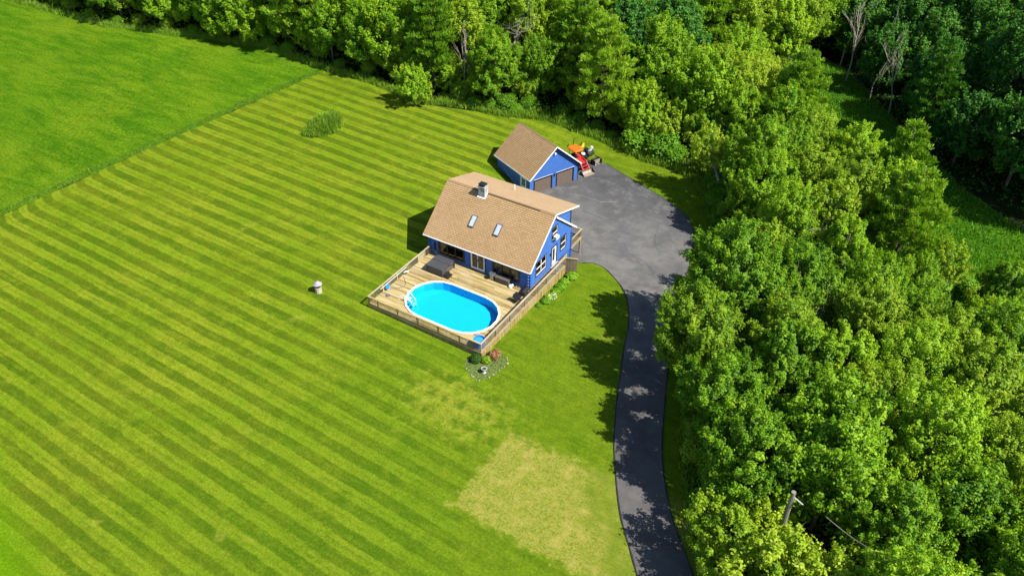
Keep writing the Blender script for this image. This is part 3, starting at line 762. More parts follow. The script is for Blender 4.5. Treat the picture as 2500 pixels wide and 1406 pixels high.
# unit cube shared by the boards
uc = MB().box(-.5, .5, -.5, .5, -.5, .5)
def unit(mat):
    me = bpy.data.meshes.new('board'); me.from_pydata(uc.v, [], uc.f); me.materials.append(mat); return me
UB = {k: unit(M[k]) for k in ('deck', 'lum_x', 'lum_y', 'lum_z', 'lum_w', 'lum_m')}
def board(name, parent, k, x0, x1, y0, y1, z0, z1):
    o = bpy.data.objects.new(name, UB[k]); COL.objects.link(o); o.parent = parent
    o.location = Vector(((x0+x1)/2, (y0+y1)/2, (z0+z1)/2))-Vector(parent.location); o.scale = (x1-x0, y1-y0, z1-z0)
    return o
# pool outline (straight-sided oval of flat segments)
PX0, PX1, PY0, PY1 = -9.70, .06, -9.06, -3.18
PR = (PY1-PY0)/2; PCY = (PY0+PY1)/2
def pool_outline(ins, n=9):
    r = PR-ins; ax, bx = PX0+PR, PX1-PR; out = []
    for k in range(n+1):
        a = -PI/2+PI*k/n; out.append((bx+r*math.cos(a), PCY+r*math.sin(a)))
    for k in range(n+1):
        a = PI/2+PI*k/n; out.append((ax+r*math.cos(a), PCY+r*math.sin(a)))
    return out
PO = pool_outline(.06)
def pool_span(y):
    xs_ = []
    for (x0, y0), (x1, y1) in zip(PO, PO[1:]+PO[:1]):
        if (y0 <= y) != (y1 <= y): xs_.append(x0+(x1-x0)*(y-y0)/(y1-y0))
    return (min(xs_), max(xs_)) if xs_ else None
pitch = .172; y = DYF+.04; row = 0
while y < -.03:
    y2 = min(y+pitch-.016, -.01)
    sp = [s for s in (pool_span(y+.01), pool_span(y2-.01)) if s]
    segs = [(DX0, DX1)]
    if sp:
        lo = min(s[0] for s in sp); hi = max(s[1] for s in sp); segs = [(DX0, lo+.05), (hi-.05, DX1)]
    for a, b in segs:
        cuts = [a]
        if b-a > 5: 
            c = a+[3.66, 4.88, 2.44, 1.9][row % 4]+rng.uniform(-.3, .3)
            while c < b-1.: cuts.append(c); c += [4.88, 3.66][row % 2]
        cuts.append(b)
        for u, v in zip(cuts[:-1], cuts[1:]):
            board('plank', deck, 'deck', u+.003, v-.003, y, y2, FZ-.04, FZ+rng.uniform(-.003, .003))
    y += pitch; row += 1
k = 0; y = 0.
while y < DYB-.1:      # walkway beside the gable
    board('plank', deck, 'deck', .03, DX1, y, min(y+pitch-.01, DYB), FZ-.04, FZ+rng.uniform(-.003, .003)); y += pitch
MB().box(DX0, DX1, DYF+.02, DYF+.06, FZ-.26, FZ-.045).box(DX0+.02, DX0+.06, DYF, 0, FZ-.26, FZ-.045).build('joist', M['lum_x'], deck, world=True)
# rim trim boards
board('rim_board', deck, 'lum_x', DX0-.04, DX1+.06, DYF-.055, DYF-.005, FZ-.05, FZ+.035)
board('rim_board', deck, 'lum_y', DX1+.005, DX1+.06, DYF+.0, DYB, FZ-.05, FZ+.035)
board('rim_board', deck, 'lum_y', DX0-.05, DX0-.002, DYF, -.05, FZ-.2, FZ+.01)
# second trim line lower on the front skirt
board('rim_board', deck, 'lum_x', DX0-.04, DX1+.06, DYF-.075, DYF-.045, FZ-.12, FZ-.06)
# skirt boards
x = DX0
while x < DX1:
    x2 = min(x+.150, DX1+.02); g = gzf(x, DYF)
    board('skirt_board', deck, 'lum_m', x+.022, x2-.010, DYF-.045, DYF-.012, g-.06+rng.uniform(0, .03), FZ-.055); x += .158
y = DYF
while y < DYB:
    g = gzf(DX1, y); board('skirt_board', deck, 'lum_z', DX1+.012, DX1+.045+.004*rng.uniform(), y+.016, y+.142, g-.06+rng.uniform(0, .03), FZ-.05); y += .158
# posts, rails, balusters
RZT = FZ+.95
def post(x, y, k='lum_z', z0=None): board('rail_post', deck, k, x-.05, x+.05, y-.05, y+.05, z0 if z0 is not None else FZ-.3, RZT-.02)
for x in (-11.73, -10.6, -8.28, -5.97, -3.66, -1.35, .98): post(x, DYF+.03)
for y in (-7.53, -5.07, -2.5, -.07, 1.68, 3.46, 5.28): post(.98, y, 'lum_w')
for y in (-7.8, -5.6, -3.9, -2.2, -1.08, -.12): post(-11.73, y)
board('rail_cap', deck, 'lum_x', DX0-.02, DX1+.03, DYF-.05, DYF+.11, RZT-.02, RZT+.02)
board('rail_cap', deck, 'lum_y', .90, 1.06, DYF+.112, DYB, RZT-.021, RZT+.019)
board('rail_cap', deck, 'lum_y', -11.80, -11.64, DYF+.112, -.08, RZT-.021, RZT+.022)
board('bottom_rail', deck, 'lum_x', DX0+.1, DX1-.1, DYF+.01, DYF+.05, FZ+.07, FZ+.12)
board('bottom_rail', deck, 'lum_y', .96, 1.0, DYF+.1, DYB-.05, FZ+.07, FZ+.12)
board('bottom_rail', deck, 'lum_y', -11.75, -11.71, DYF+.1, -2.25, FZ+.07, FZ+.12)
x = DX0+.16
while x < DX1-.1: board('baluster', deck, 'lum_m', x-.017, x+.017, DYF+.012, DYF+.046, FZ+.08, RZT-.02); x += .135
y = DYF+.22
while y < DYB-.08: board('baluster', deck, 'lum_w', .965, .999, y-.017, y+.017, FZ+.08, RZT-.02); y += .137
y = DYF+.22
while y < -2.3: board('baluster', deck, 'lum_w', -11.747, -11.713, y-.017, y+.017, FZ+.08, RZT-.02); y += .137
y = -.95
while y < -.2: board('baluster', deck, 'lum_w', -11.747, -11.713, y-.017, y+.017, FZ+.08, RZT-.02); y += .137
for k in range(6):     # horizontal slats between two posts by the hot tub
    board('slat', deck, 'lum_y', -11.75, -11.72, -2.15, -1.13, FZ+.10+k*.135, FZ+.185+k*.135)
# board screen and steps where the deck ends toward the drive
sc = MB()
for k in range(9):
    t = k/9; p = Vector((1.04+1.14*t, 5.34+.42*t, 0)); q = p+Vector((1.14/9*.93, .42/9*.93, 0))
    m = MB().obox((p.x, p.y, (gzf(p.x, p.y)-.05+RZT-.05)/2), (q.x, q.y, (gzf(p.x, p.y)-.05+RZT-.05)/2), .03, RZT-gzf(p.x, p.y))
    m.build('screen_board', M['lum_w'], deck, world=True)
MB().obox((1.0, 5.33, RZT), (2.24, 5.79, RZT), .13, .04).build('rail_cap', M['lum_x'], deck, world=True)
for k in range(7):
    z = FZ-.18*(k+1); MB().box(.1, 1.3, 5.4+.28*k, 5.4+.28*k+.30, z-.04, z).build('step', M['lum_x'], deck, world=True)
MB().box(.1, .14, 5.4, 7.4, -1.4, FZ-.1).build('step_stringer', M['lum_y'], deck, world=True)

# ------------------------------------------------------------------ POOL
pool = thing('swimming_pool', 'oval above-ground swimming pool with white rim and bright blue water set in the deck', 'swimming pool', (-4.8, PCY, gzf(-4.8, PCY)))
def ring(outer, inner, z0, z1, mb):
    n = len(outer)
    V = [(x, y, z1) for x, y in outer]+[(x, y, z1) for x, y in inner]+[(x, y, z0) for x, y in outer]+[(x, y, z0) for x, y in inner]
    F_ = []
    for i in range(n):
        j = (i+1) % n
        F_ += [(i, j, n+j, n+i), (2*n+i, 3*n+i, 3*n+j, 2*n+j), (i, 2*n+i, 2*n+j, j), (n+i, n+j, 3*n+j, 3*n+i)]
    return mb.add(V, F_)
ring(pool_outline(0), pool_outline(.19), FZ+.02, FZ+.10, MB()).build('pool_rim', M['white'], pool, world=True)
ring(pool_outline(.12), pool_outline(.16), -.25, FZ+.03, MB()).build('pool_wall', M['liner'], pool, world=True)
o_ = pool_outline(.13)
MB().add([(x, y, -.23) for x, y in o_], [tuple(range(len(o_)))]).build('pool_floor', M['liner'], pool, world=True)
o_ = pool_outline(.165)
MB().add([(x, y, FZ-.12) for x, y in o_], [tuple(range(len(o_)))]).build('water', M['water'], pool, world=True)
# white A-frame ladder at the west end
lad = MB()
for s in (0, .62):
    y0 = -7.55+s*.9-.1; x0 = -9.05+s*.12
    pts = [(x0-.22, y0-.1, FZ+.05), (x0-.05, y0-.05, FZ+.55), (x0+.1, y0, FZ+.60), (x0+.55, y0+.05, FZ+.0), (x0+.65, y0+.1, -.2)]
    lad.tube(pts, .032, 8)
lad.box(-9.05, -8.80, -7.62, -7.05, FZ+.05, FZ+.09).box(-8.8, -8.5, -7.62, -7.05, FZ-.16, FZ-.12).box(-8.55, -8.25, -7.62, -7.05, FZ-.4, FZ-.36)
ldo = tag(lad.build('pool_ladder', M['white'], None), 'white pool ladder over the west end of the pool rim', 'ladder')
for k in range(4):
    q = MB().box(-9.88-.02*k, -9.66, -7.9+.22*k, -7.86+.22*k, FZ+.01, FZ+.06).build('ladder_foot', M['white'], ldo)

# ------------------------------------------------------------------ things on the deck
t = thing('hot_tub', 'square grey hot tub with folded dark cover near the house wall', 'hot tub', (-9.2, -1.85, FZ))
MB().box(-.93, .93, -.95, .95, 0, .80).build('cabinet', M['tubside'], t)
m = MB()
for (x, y) in ((-.94, -.96), (.94, -.96), (.94, .96), (-.94, .96)): m.box(x-.05, x+.05, y-.05, y+.05, 0, .8)
m.build('corner_trim', M['wicker'], t)
for (y0, y1) in ((-1.02, -.012), (.012, 1.02)):
    a, b = (.82, .95) if y0 < 0 else (.95, .82)
    MB().add([(-1.01, y0, .78), (1.01, y0, .78), (1.01, y1, .78), (-1.01, y1, .78), (-1.0, y0+.01, a+.03), (1., y0+.01, a+.03), (1., y1-.01, b+.03), (-1., y1-.01, b+.03)],
             [(0, 3, 2, 1), (4, 5, 6, 7), (0, 1, 5, 4), (1, 2, 6, 5), (2, 3, 7, 6), (3, 0, 4, 7)]).build('cover_half', M['tubcover'], t)
MB().tube([(1.04, -.9, .5), (1.10, -.1, .95), (1.08, .9, .55)], .018, 6).tube([(1.07, .92, .0), (1.07, .92, .95)], .025, 6).build('cover_lifter', M['black'], t)
t = thing('hot_tub_step', 'low dark step unit standing against the hot tub', 'step', (-7.9, -2.42, FZ))
MB().box(-.30, .0, -.35, .35, .0, .36).build('upper_step', M['dark'], t); MB().box(.0, .28, -.38, .38, .0, .18).build('lower_step', M['dark'], t)
t = thing('storage_box', 'brown-grey deck storage box below the right window group', 'storage box', (-2.78, -.36, FZ))
MB().box(-.76, .76, -.27, .27, 0, .52).build('body', M['wicker'], t); MB().box(-.80, .80, -.31, .30, .52, .60).build('lid', M['wicker'], t)
t = thing('pedestal_table', 'small grey metal pedestal with round top beside the storage box', 'side table', (-3.93, -.42, FZ))
MB().box(-.20, .20, -.20, .20, 0, .70).build('base', M['steel'], t); MB().lathe([(.34, .70), (.36, .72), (.34, .75)], n=20).build('top', M['steel'], t)
t = thing('patio_chair', 'dark patio chair between the metal pedestal and the window', 'chair', (-3.35, -.05, FZ), .3)
MB().box(-.3, .3, -.5, .0, .38, .46).build('seat', M['black'], t); MB().obox((0, .02, .44), (0, .12, .95), .6, .06, (0, 1, 0)).build('backrest', M['black'], t)
for a in (-.27, .27):
    for b in (-.46, .0): MB().box(a-.02, a+.02, b-.02, b+.02, 0, .4).build('leg', M['black'], t)
m = MB().lathe([(.05, 0), (.19, .02), (.20, .18), (.11, .30), (.02, .33)], n=9); m.lathe([(.02, .18), (.12, .2), (.10, .34), (.02, .38)], (.16, .10, 0), n=8)
t_ = m.build('towel_bundle', M['white'], None); t_.location = (-1.75, -.62, FZ); tag(t_, 'crumpled white towel bundle on the deck past the storage box', 'towel')
t = thing('smoker_grill', 'black barrel grill standing inside the right deck railing', 'grill', (.28, -1.35, FZ), -1.45)
MB().tube([(-.5, 0, .82), (.5, 0, .82)], .27, 14).build('barrel', M['machine'], t); MB().tube([(-.3, 0, 1.0), (-.3, 0, 1.35)], .05, 8).build('chimney_stack', M['machine'], t)
MB().box(-.5, .5, -.52, -.25, .72, .75).build('shelf', M['machine'], t)
for a in (-.42, .42):
    for b in (-.22, .22): MB().tube([(a, b*.6, .65), (a, b, 0)], .022, 6).build('leg', M['machine'], t)
t = thing('folding_chair', 'black folding chair beside the barrel grill', 'chair', (.05, -2.3, FZ), 1.2)
MB().box(-.25, .25, -.25, .25, .40, .45).build('seat', M['black'], t); MB().obox((0, .24, .45), (0, .36, .9), .5, .04, (0, 1, 0)).build('backrest', M['black'], t)
for a in (-.23, .23):
    MB().tube([(a, -.25, 0), (a, .2, .45)], .02, 6).build('leg', M['black'], t); MB().tube([(a, .25, 0), (a, -.2, .43)], .02, 6).build('leg', M['black'], t)
t = thing('round_tub', 'blue round plastic tub in the corner of the deck railing', 'tub', (.42, -9.35, FZ))
MB().lathe([(.40, 0), (.46, .02), (.50, .78), (.53, .80), (.53, .84), (.49, .84), (.46, .60)], n=24).build('tub_wall', M['plblue'], t)
MB().lathe([(.47, .60), (.48, .66), (.2, .70)], n=24).build('tub_lid', M['ltblue'], t)
# pool gear on the left railing
t = thing('pool_net', 'blue round pool net leaning on the left railing', 'pool net', (-11.58, -7.3, FZ))
MB().lathe([(.02, 0), (.26, .02), (.27, .06), (.02, .10)], n=16).build('net', M['plblue'], t)
t.rotation_euler = (0, 1.25, 0); t.location.z = FZ+.45
t_ = MB().tube([(0, 0, 0), (0, 4.1, .12)], .022, 6).build('pool_pole', M['white'], None); t_.location = (-11.60, -8.3, FZ+.72); tag(t_, 'long white telescopic pole lying along the left railing', 'pole')
pts = [(.16*math.cos(a)+.0, .34*math.sin(a)+.01*a, .35+.20*math.cos(a*1.0+1)) for a in np.linspace(0, 8*PI, 70)]
t_ = MB().tube(pts, .028, 6).build('coiled_hose', M['white'], None); t_.location = (-11.55, -4.5, FZ+.02); tag(t_, 'white coiled vacuum hose heaped against the left railing', 'hose')
pts = [(-11.5+.9*math.sin(a), -4.9-2.1*(a/PI), FZ+.03) for a in np.linspace(0, PI, 24)]
tag(MB().tube(pts, .022, 6).build('deck_hose', M['wicker'], None), 'thin hose curving across the deck boards from the left railing', 'hose')
pts = [(.20*math.cos(a), .20*math.sin(a), .02) for a in np.linspace(0, 2*PI, 9)]
t = thing('deck_hatch', 'small dark octagonal drain plate lying on the left deck corner', 'plate', (-11.05, -7.95, FZ))
MB().lathe([(.22, .0), (.24, .02), (.22, .035)], n=8).build('ring', M['wicker'], t); MB().lathe([(.17, .03), (.17, .045)], n=8).build('plate', M['steel'], t)

# ------------------------------------------------------------------ GARAGE (own axes: X along the door front, Y toward the back)
GO_, GT = Vector((-10.535, 17.73, -1.5)), math.radians(66)
def gw(x, y, z=0.):
    return Vector((GO_.x+x*math.cos(GT)-y*math.sin(GT), GO_.y+x*math.sin(GT)+y*math.cos(GT), GO_.z+z))
gar = thing('garage', 'blue two-door garage with tan shingle roof at the top of the driveway', 'garage', GO_, GT)
GW, GL, GH, GR = 7.11, 6.71, 2.655, 5.744
# builders below work in world mode relative to location, so use a zero-location proxy and then parent
class Loc:                        # stand-in parent so helper functions write local coordinates
    location = Vector((0, 0, 0))
def adopt(objs, parent):
    for o in objs: o.parent = parent
_before = set(o.name for o in bpy.data.objects)
root_tmp = bpy.data.objects.new('garage_axes', None); root_tmp.location = (0, 0, 0)
gk = (GR-GH)/(GW/2)
dA, dB = (GW-3.094, GW-.738), (GW-6.356, GW-3.976)
FO = [(dB[0]-.02, dB[1]+.02, 0.0, 1.92), (dA[0]-.02, dA[1]+.02, 0.0, 1.92)]
def grange(z):
    d = max(0., (z+.14-GH)/gk); return (min(d, GW/2), max(GW-d, GW/2))
wall('front_wall', M['blue_g'], root_tmp, 'x', 0, -1, 0, GW, -.3, GR-.15, FO, .26, 'lap', urange=grange, depth=.055)
wall('side_wall', M['blue_g'], root_tmp, 'y', 0, -1, 0, GL, -.3, GH-.05, [(.55, 1.75, 0., 2.12)], .26, 'lap', depth=.055)
wall('side_wall', M['blue_g'], root_tmp, 'y', GW, 1, 0, GL, -.3, GH-.05, (), .26, 'lap', depth=.055)
wall('rear_wall', M['blue_g'], root_tmp, 'x', GL, 1, 0, GW, -.6, GR-.15, (), .26, 'lap', urange=grange, depth=.055)
OF, OE = .42, .24; ez = GH-gk*OE
roof_slab('roof', (GW/2, -OF, GR), (GW/2, GL+OF, GR), (-OE, GL+OF, ez), (-OE, -OF, ez), M['shingle'], root_tmp)
roof_slab('roof', (GW/2+.001, -OF, GR+.001), (GW/2+.001, GL+OF, GR+.001), (GW+OE, GL+OF, ez), (GW+OE, -OF, ez), M['shingle'], root_tmp)
m = MB()
for k in range(25):
    y0 = -OF+k*.30; m.add([(GW/2-.14, y0, GR-.10), (GW/2, y0, GR+.04), (GW/2+.14, y0, GR-.10), (GW/2-.14, y0+.29, GR-.09), (GW/2, y0+.29, GR+.05), (GW/2+.14, y0+.29, GR-.09)], [(0, 3, 4, 1), (1, 4, 5, 2), (0, 1, 2), (5, 4, 3)])
m.build('ridge_cap', M['shingle_d'], root_tmp)
for y, q_ in ((-OF-.03, 0), (GL+OF-.05, .14)):
    MB().obox((-OE, y, ez-.06-q_), (GW/2-.01, y, GR-.06-q_), .045, .13).build('rake_board', M['white'], root_tmp)
    MB().obox((GW+OE, y, ez-.06-q_), (GW/2+.01, y, GR-.06-q_), .045, .13).build('rake_board', M['white'], root_tmp)
for x in (-OE-.03, GW+OE+.03): MB().obox((x, -OF, ez-.08), (x, GL+OF, ez-.08), .05, .14).build('fascia_board', M['white'], root_tmp)
for (u, v) in (dA, dB):
    gdr = MB().box(u, v, .03, .06, .02, 1.885).build('garage_door', M['gdoor'], root_tmp)
    for k in range(4):
        q = MB().box(u+.01, v-.01, .0, .035, .03+k*.465, .03+k*.465+.455).build('door_panel', M['gdoor'], root_tmp); q.parent = gdr
    q = MB().box(u+.02, v-.02, -.01, .03, -.03, .03).build('door_seal', M['white'] if u == dA[0] else M['edgeasph'], root_tmp); q.parent = gdr
    for (p, q_) in (((u-.16, 0), (u-.02, 1.9)), ((v+.02, 0), (v+.16, 1.9))):
        MB().box(p[0], q_[0], -.075, .05, -.05, 1.9).build('door_casing', M['black'], root_tmp)
    MB().box(u-.17, v+.17, -.078, .05, 1.885, 2.05).build('door_casing', M['black'], root_tmp)
    MB().box(u-.17, v+.17, -.085, -.03, 2.05, 2.07).build('drip_cap', M['white'], root_tmp)
MB().box(GW-3.6, GW-3.46, -.14, -.03, 1.75, 1.98).box(GW-3.57, GW-3.49, -.12, -.05, 1.66, 1.75).build('wall_lantern', M['black'], root_tmp)
MB().box(GW/2-.05, GW/2+.05, -.2, -.03, 4.72, 4.80).box(GW/2-.12, GW/2-.02, -.24, -.14, 4.56, 4.70).box(GW/2+.04, GW/2+.13, -.24, -.14, 4.66, 4.76).build('flood_light', M['white'], root_tmp)
for (x, y, w) in ((0, 0, -1), (GW, 0, 1)): MB().box(x-.03 if w < 0 else x-.02, x+.02 if w < 0 else x+.05, -.06, -.0, -.3, GH-.15).build('corner_board', M['black'], root_tmp)
sd = MB().box(-.05, .0, .62, 1.68, .02, 2.06).build('side_door', M['white'], root_tmp)
q = MB().box(-.07, -.05, .86, 1.44, 1.0, 1.88).build('pane', M['dark'], root_tmp); q.parent = sd
q = MB().box(-.078, -.07, 1.13, 1.17, 1.0, 1.88).box(-.078, -.07, .86, 1.44, 1.28, 1.31).box(-.078, -.07, .86, 1.44, 1.57, 1.60).build('muntin', M['white'], root_tmp); q.parent = sd
MB().box(-.09, .02, .53, .62, -.02, 2.12).box(-.09, .02, 1.68, 1.77, -.02, 2.12).box(-.09, .02, .62, 1.68, 2.06, 2.14).build('side_door_frame', M['white'], root_tmp)
MB().box(.03, GW-.03, .12, GL-.03, -.8, -.02).build('foundation', M['conc'], root_tmp)
MB().box(-.03, -.0, 0, GL, -.45, -.29).build('foundation', M['conc'], root_tmp)
for c_ in [c for c in bpy.data.objects if c.parent is root_tmp]: c_.parent = gar
bpy.data.objects.remove(root_tmp)
# overhead service wire between the garage and the house roof
wp = [gw(-.06, 5.6, 2.0)]; wa = gw(-.2, 5.6, 2.0); wb = Vector((-5.2, 9.3, 5.45))
wire = [tuple(wa.lerp(wb, t)-Vector((0, 0, 1.1*math.sin(PI*t)))) for t in np.linspace(0, 1, 18)]
tag(MB().tube(wire, .009, 5).build('service_wire', M['steel'], None), 'thin wire sagging from the garage side wall to the house dormer', 'wire')

# ------------------------------------------------------------------ TRACTOR and attachments on the asphalt beside the garage
def gthing(name, label, cat, x, y, rz=0., group=None):
    p = gw(x, y); p.z = gzf(p.x, p.y)+.055
    return thing(name, label, cat, p, GT+rz, group)
def wheel(r, w, cx, cy, parent, rimmat):
    m = MB(); n = 18
    m.tube([(cx-w/2, cy, r), (cx+w/2, cy, r)], r*.94, n)
    for k in range(n):      # lugs
        a = 2*PI*k/n; c = Vector((0, math.cos(a), math.sin(a)))
        m.obox(Vector((cx-w/2, cy, r))+c*r*.97, Vector((cx+w/2, cy, r))+c*r*.97, r*.12, r*.08, c)
    t = m.build('wheel', M['rubber'], parent)
    q = MB().tube([(cx-w/2-.015, cy, r), (cx+w/2+.015, cy, r)], r*.52, 14).tube([(cx-w/2-.04, cy, r), (cx+w/2+.04, cy, r)], r*.18, 8).build('rim', rimmat, parent); q.parent = t
T = gthing('tractor', 'orange-roofed compact tractor with red front loader parked beside the garage', 'tractor', 9.05, 0)
for sx in (-1, 1):
    wheel(.58, .34, sx*.62, 3.15, T, M['orange']); wheel(.36, .24, sx*.60, 1.62, T, M['orange'])
    MB().obox((sx*.62, 2.55, 1.02), (sx*.62, 3.25, 1.24), .38, .04).obox((sx*.62, 3.25, 1.24), (sx*.62, 3.75, 1.0), .38, .04).build('fender', M['red'], T)
MB().box(-.30, .30, 1.2, 2.35, .55, 1.05).build('chassis', M['machine'], T)
MB().add([(-.30, 1.15, .75), (.30, 1.15, .75), (.33, 2.35, .75), (-.33, 2.35, .75), (-.24, 1.22, 1.12), (.24, 1.22, 1.12), (.29, 2.35, 1.32), (-.29, 2.35, 1.32)],
         [(0, 3, 2, 1), (4, 5, 6, 7), (0, 1, 5, 4), (1, 2, 6, 5), (2, 3, 7, 6), (3, 0, 4, 7)]).build('hood', M['red'], T)
MB().box(-.22, .22, 1.11, 1.15, .78, 1.05).build('grille', M['machine'], T)
MB().box(-.45, .45, 2.35, 3.5, .60, .75).build('floor_deck', M['machine'], T)
MB().box(-.25, .25, 2.95, 3.35, .9, 1.0).obox((0, 3.36, 1.0), (0, 3.46, 1.45), .5, .08, (0, 1, 0)).build('seat', M['black'], T)
MB().tube([(0, 2.45, 1.2), (0, 2.62, 1.42)], .03, 6).lathe([(.17, 0), (.19, .02), (.17, .04)], (0, 2.66, 1.43), 12).build('steering_wheel', M['black'], T)
for (x, y) in ((-.5, 3.55), (.5, 3.55), (-.5, 2.42), (.5, 2.42)):
    MB().tube([(x, y, .75), (x*.98, y+.02, 2.25)], .035, 6).build('roof_post', M['machine'], T)
rfm = MB(); P_ = [(-.62, 2.15), (.62, 2.15), (.72, 2.4), (.72, 3.45), (.60, 3.75), (-.60, 3.75), (-.72, 3.45), (-.72, 2.4)]
rfm.add([(x, y, 2.25) for x, y in P_]+[(x, y, 2.36) for x, y in P_]+[(x*.86, 2.95+(y-2.95)*.86, 2.44) for x, y in P_],
        [tuple(range(8))[::-1]]+[(i, (i+1) % 8, 8+(i+1) % 8, 8+i) for i in range(8)]+[(8+i, 8+(i+1) % 8, 16+(i+1) % 8, 16+i) for i in range(8)]+[tuple(range(16, 24))])
rfm.build('canopy_roof', M['orange'], T)
for sx in (-.48, .48):
    la = MB().obox((sx, 2.15, 1.30), (sx, 1.35, 1.18), .09, .14, (0, 0, 1)).obox((sx, 1.37, 1.22), (sx, .62, .42), .09, .14, (0, 0, 1)).obox((sx, 2.12, .6), (sx, 2.12, 1.36), .10, .16, (0, 1, 0))
    la.build('loader_arm', M['red'], T)
    MB().tube([(sx, 2.05, .85), (sx, 1.3, 1.0)], .035, 6).tube([(sx*.9, 1.25, 1.05), (sx*.9, .7, .75)], .03, 6).build('hydraulic_ram', M['steel'], T)
MB().obox((-.48, .95, .80), (.48, .95, .80), .10, .10).obox((-.48, .72, .55), (.48, .72, .55), .08, .08).build('loader_crossbar', M['red'], T)
bk = MB(); Lb, Rb = -.87, .87
for x in (Lb, Rb):
    s_ = .02 if x > 0 else -.02
    bk.prism([(x-.015, -.18, .03), (x-.015, .55, .02), (x-.015, .62, .50), (x-.015, .42, .56)], (.03, 0, 0))
bk.add([(Lb, -.20, .02), (Rb, -.20, .02), (Rb, .50, .02), (Lb, .50, .02), (Lb, .63, .25), (Rb, .63, .25), (Lb, .55, .56), (Rb, .55, .56)],
       [(0, 1, 2, 3), (3, 2, 5, 4), (4, 5, 7, 6)])
bk.build('loader_bucket', M['machine'], T)
MB().add([(Lb+.02, -.19, .026), (Rb-.02, -.19, .026), (Rb-.02, .49, .030), (Lb+.02, .49, .030), (Lb+.02, .615, .25), (Rb-.02, .615, .25), (Lb+.02, .54, .50), (Rb-.02, .54, .50)],
         [(0, 1, 2, 3), (3, 2, 5, 4), (4, 5, 7, 6)]).build('bucket_lining', M['wornsteel'], T)
# black attachment: box scraper with rollers
A = gthing('landscape_rake', 'black box implement with toothed roller and upright frame in front of the snow machines', 'implement', 11.6, 1.75, .05)
MB().box(-.52, .52, -.06, .0, .08, .62).build('back_plate', M['wornsteel'], A); MB().box(-.58, -.54, -.35, .45, .05, .66).box(.54, .58, -.35, .45, .05, .66).build('end_plate', M['machine'], A)
for k in range(6): MB().tube([(-.5+.2*k-.04, .32, .40), (-.5+.2*k+.06, .32, .40)], .17, 8).build('roller_disc', M['machine'], A)
MB().obox((-.25, .1, .65), (0, .5, 1.15), .06, .06).obox((.25, .1, .65), (0, .5, 1.15), .06, .06).tube([(-.5, .3, .72), (.5, .3, .72)], .05, 8).build('hitch_frame', M['machine'], A)
for k in (-.4, .1): MB().lathe([(.07, 0), (.09, .05), (.03, .12)], (k, -.25, 0), 8).build('stone_weight', M['stonewhite'], A)
A = gthing('snow_blower', 'black and silver snow blower with tilted chute standing behind the black box implement', 'snow blower', 12.0, 3.7, .2)
MB().tube([(-.55, 0, .42), (.55, 0, .42)], .34, 14).build('auger_housing', M['machine'], A); MB().box(-.25, .25, .2, .9, .45, .9).build('engine_cover', M['machine'], A)
MB().obox((0, .1, .7), (.25, -.15, 1.35), .34, .24, (0, 1, 0)).build('chute', M['white'], A)
MB().tube([(-.25, .8, .8), (-.3, 1.25, 1.2)], .025, 6).tube([(.25, .8, .8), (.3, 1.25, 1.2)], .025, 6).tube([(-.3, 1.25, 1.2), (.3, 1.25, 1.2)], .025, 6).build('handlebar', M['machine'], A)
for sx in (-.4, .4): MB().tube([(sx-.08, .55, .26), (sx+.08, .55, .26)], .26, 14).build('wheel', M['rubber'], A)
A = gthing('garden_tiller', 'black tiller with silver engine shroud between tractor and snow blower', 'tiller', 10.75, 3.3, -.3)
MB().box(-.35, .3, -.3, .4, .35, .85).build('engine_block', M['machine'], A); MB().lathe([(.05, .85), (.26, .87), (.24, 1.0), (.06, 1.04)], (-.1, .05, 0), 12).build('engine_shroud', M['white'], A)
for sx in (-.42, .38): MB().tube([(sx-.07, .1, .3), (sx+.07, .1, .3)], .3, 14).build('wheel', M['rubber'], A)
MB().tube([(-.2, -.3, .6), (-.35, -1.2, .75), (.15, -1.25, .8)], .03, 6).tube([(.1, .4, .6), (.4, .9, 1.0)], .03, 6).build('handle_frame', M['machine'], A)
MB().tube([(.35, -.9, .16), (.35, -.9, .34)], .28, 10).tube([(.7, -.7, .12), (.9, -.7, .12)], .12, 8).build('tine_drum', M['machine'], A)
A = gthing('snow_plow', 'yellow snow plow blade on a black frame, farthest back behind the tractor', 'snow plow', 11.9, 5.4, .45)
bl = MB(); V_ = []; n = 7
for x in (-.62, .62):
    for k in range(n):
        a = -.9+1.5*k/(n-1); V_.append((x, -.38*math.cos(a)+.2, .62+.60*math.sin(a)))
bl.add(V_, [(k, k+1, n+k+1, n+k) for k in range(n-1)])
po = bl.build('blade', M['yellow'], A); po.modifiers.new('thick', 'SOLIDIFY').thickness = .04
for x in (-.4, 0, .4): MB().obox((x, -.02, .15), (x, .12, 1.05), .05, .08, (0, 1, 0)).build('blade_rib', M['machine'], A)
MB().obox((-.35, .2, .35), (0, 1.1, .35), .08, .08).obox((.35, .2, .35), (0, 1.1, .35), .08, .08).tube([(0, 1.1, 0.02), (0, 1.1, 1.2)], .05, 8).tube([(0, 1.1, 1.1), (.7, 1.2, 1.15)], .05, 8).build('plow_frame', M['machine'], A)

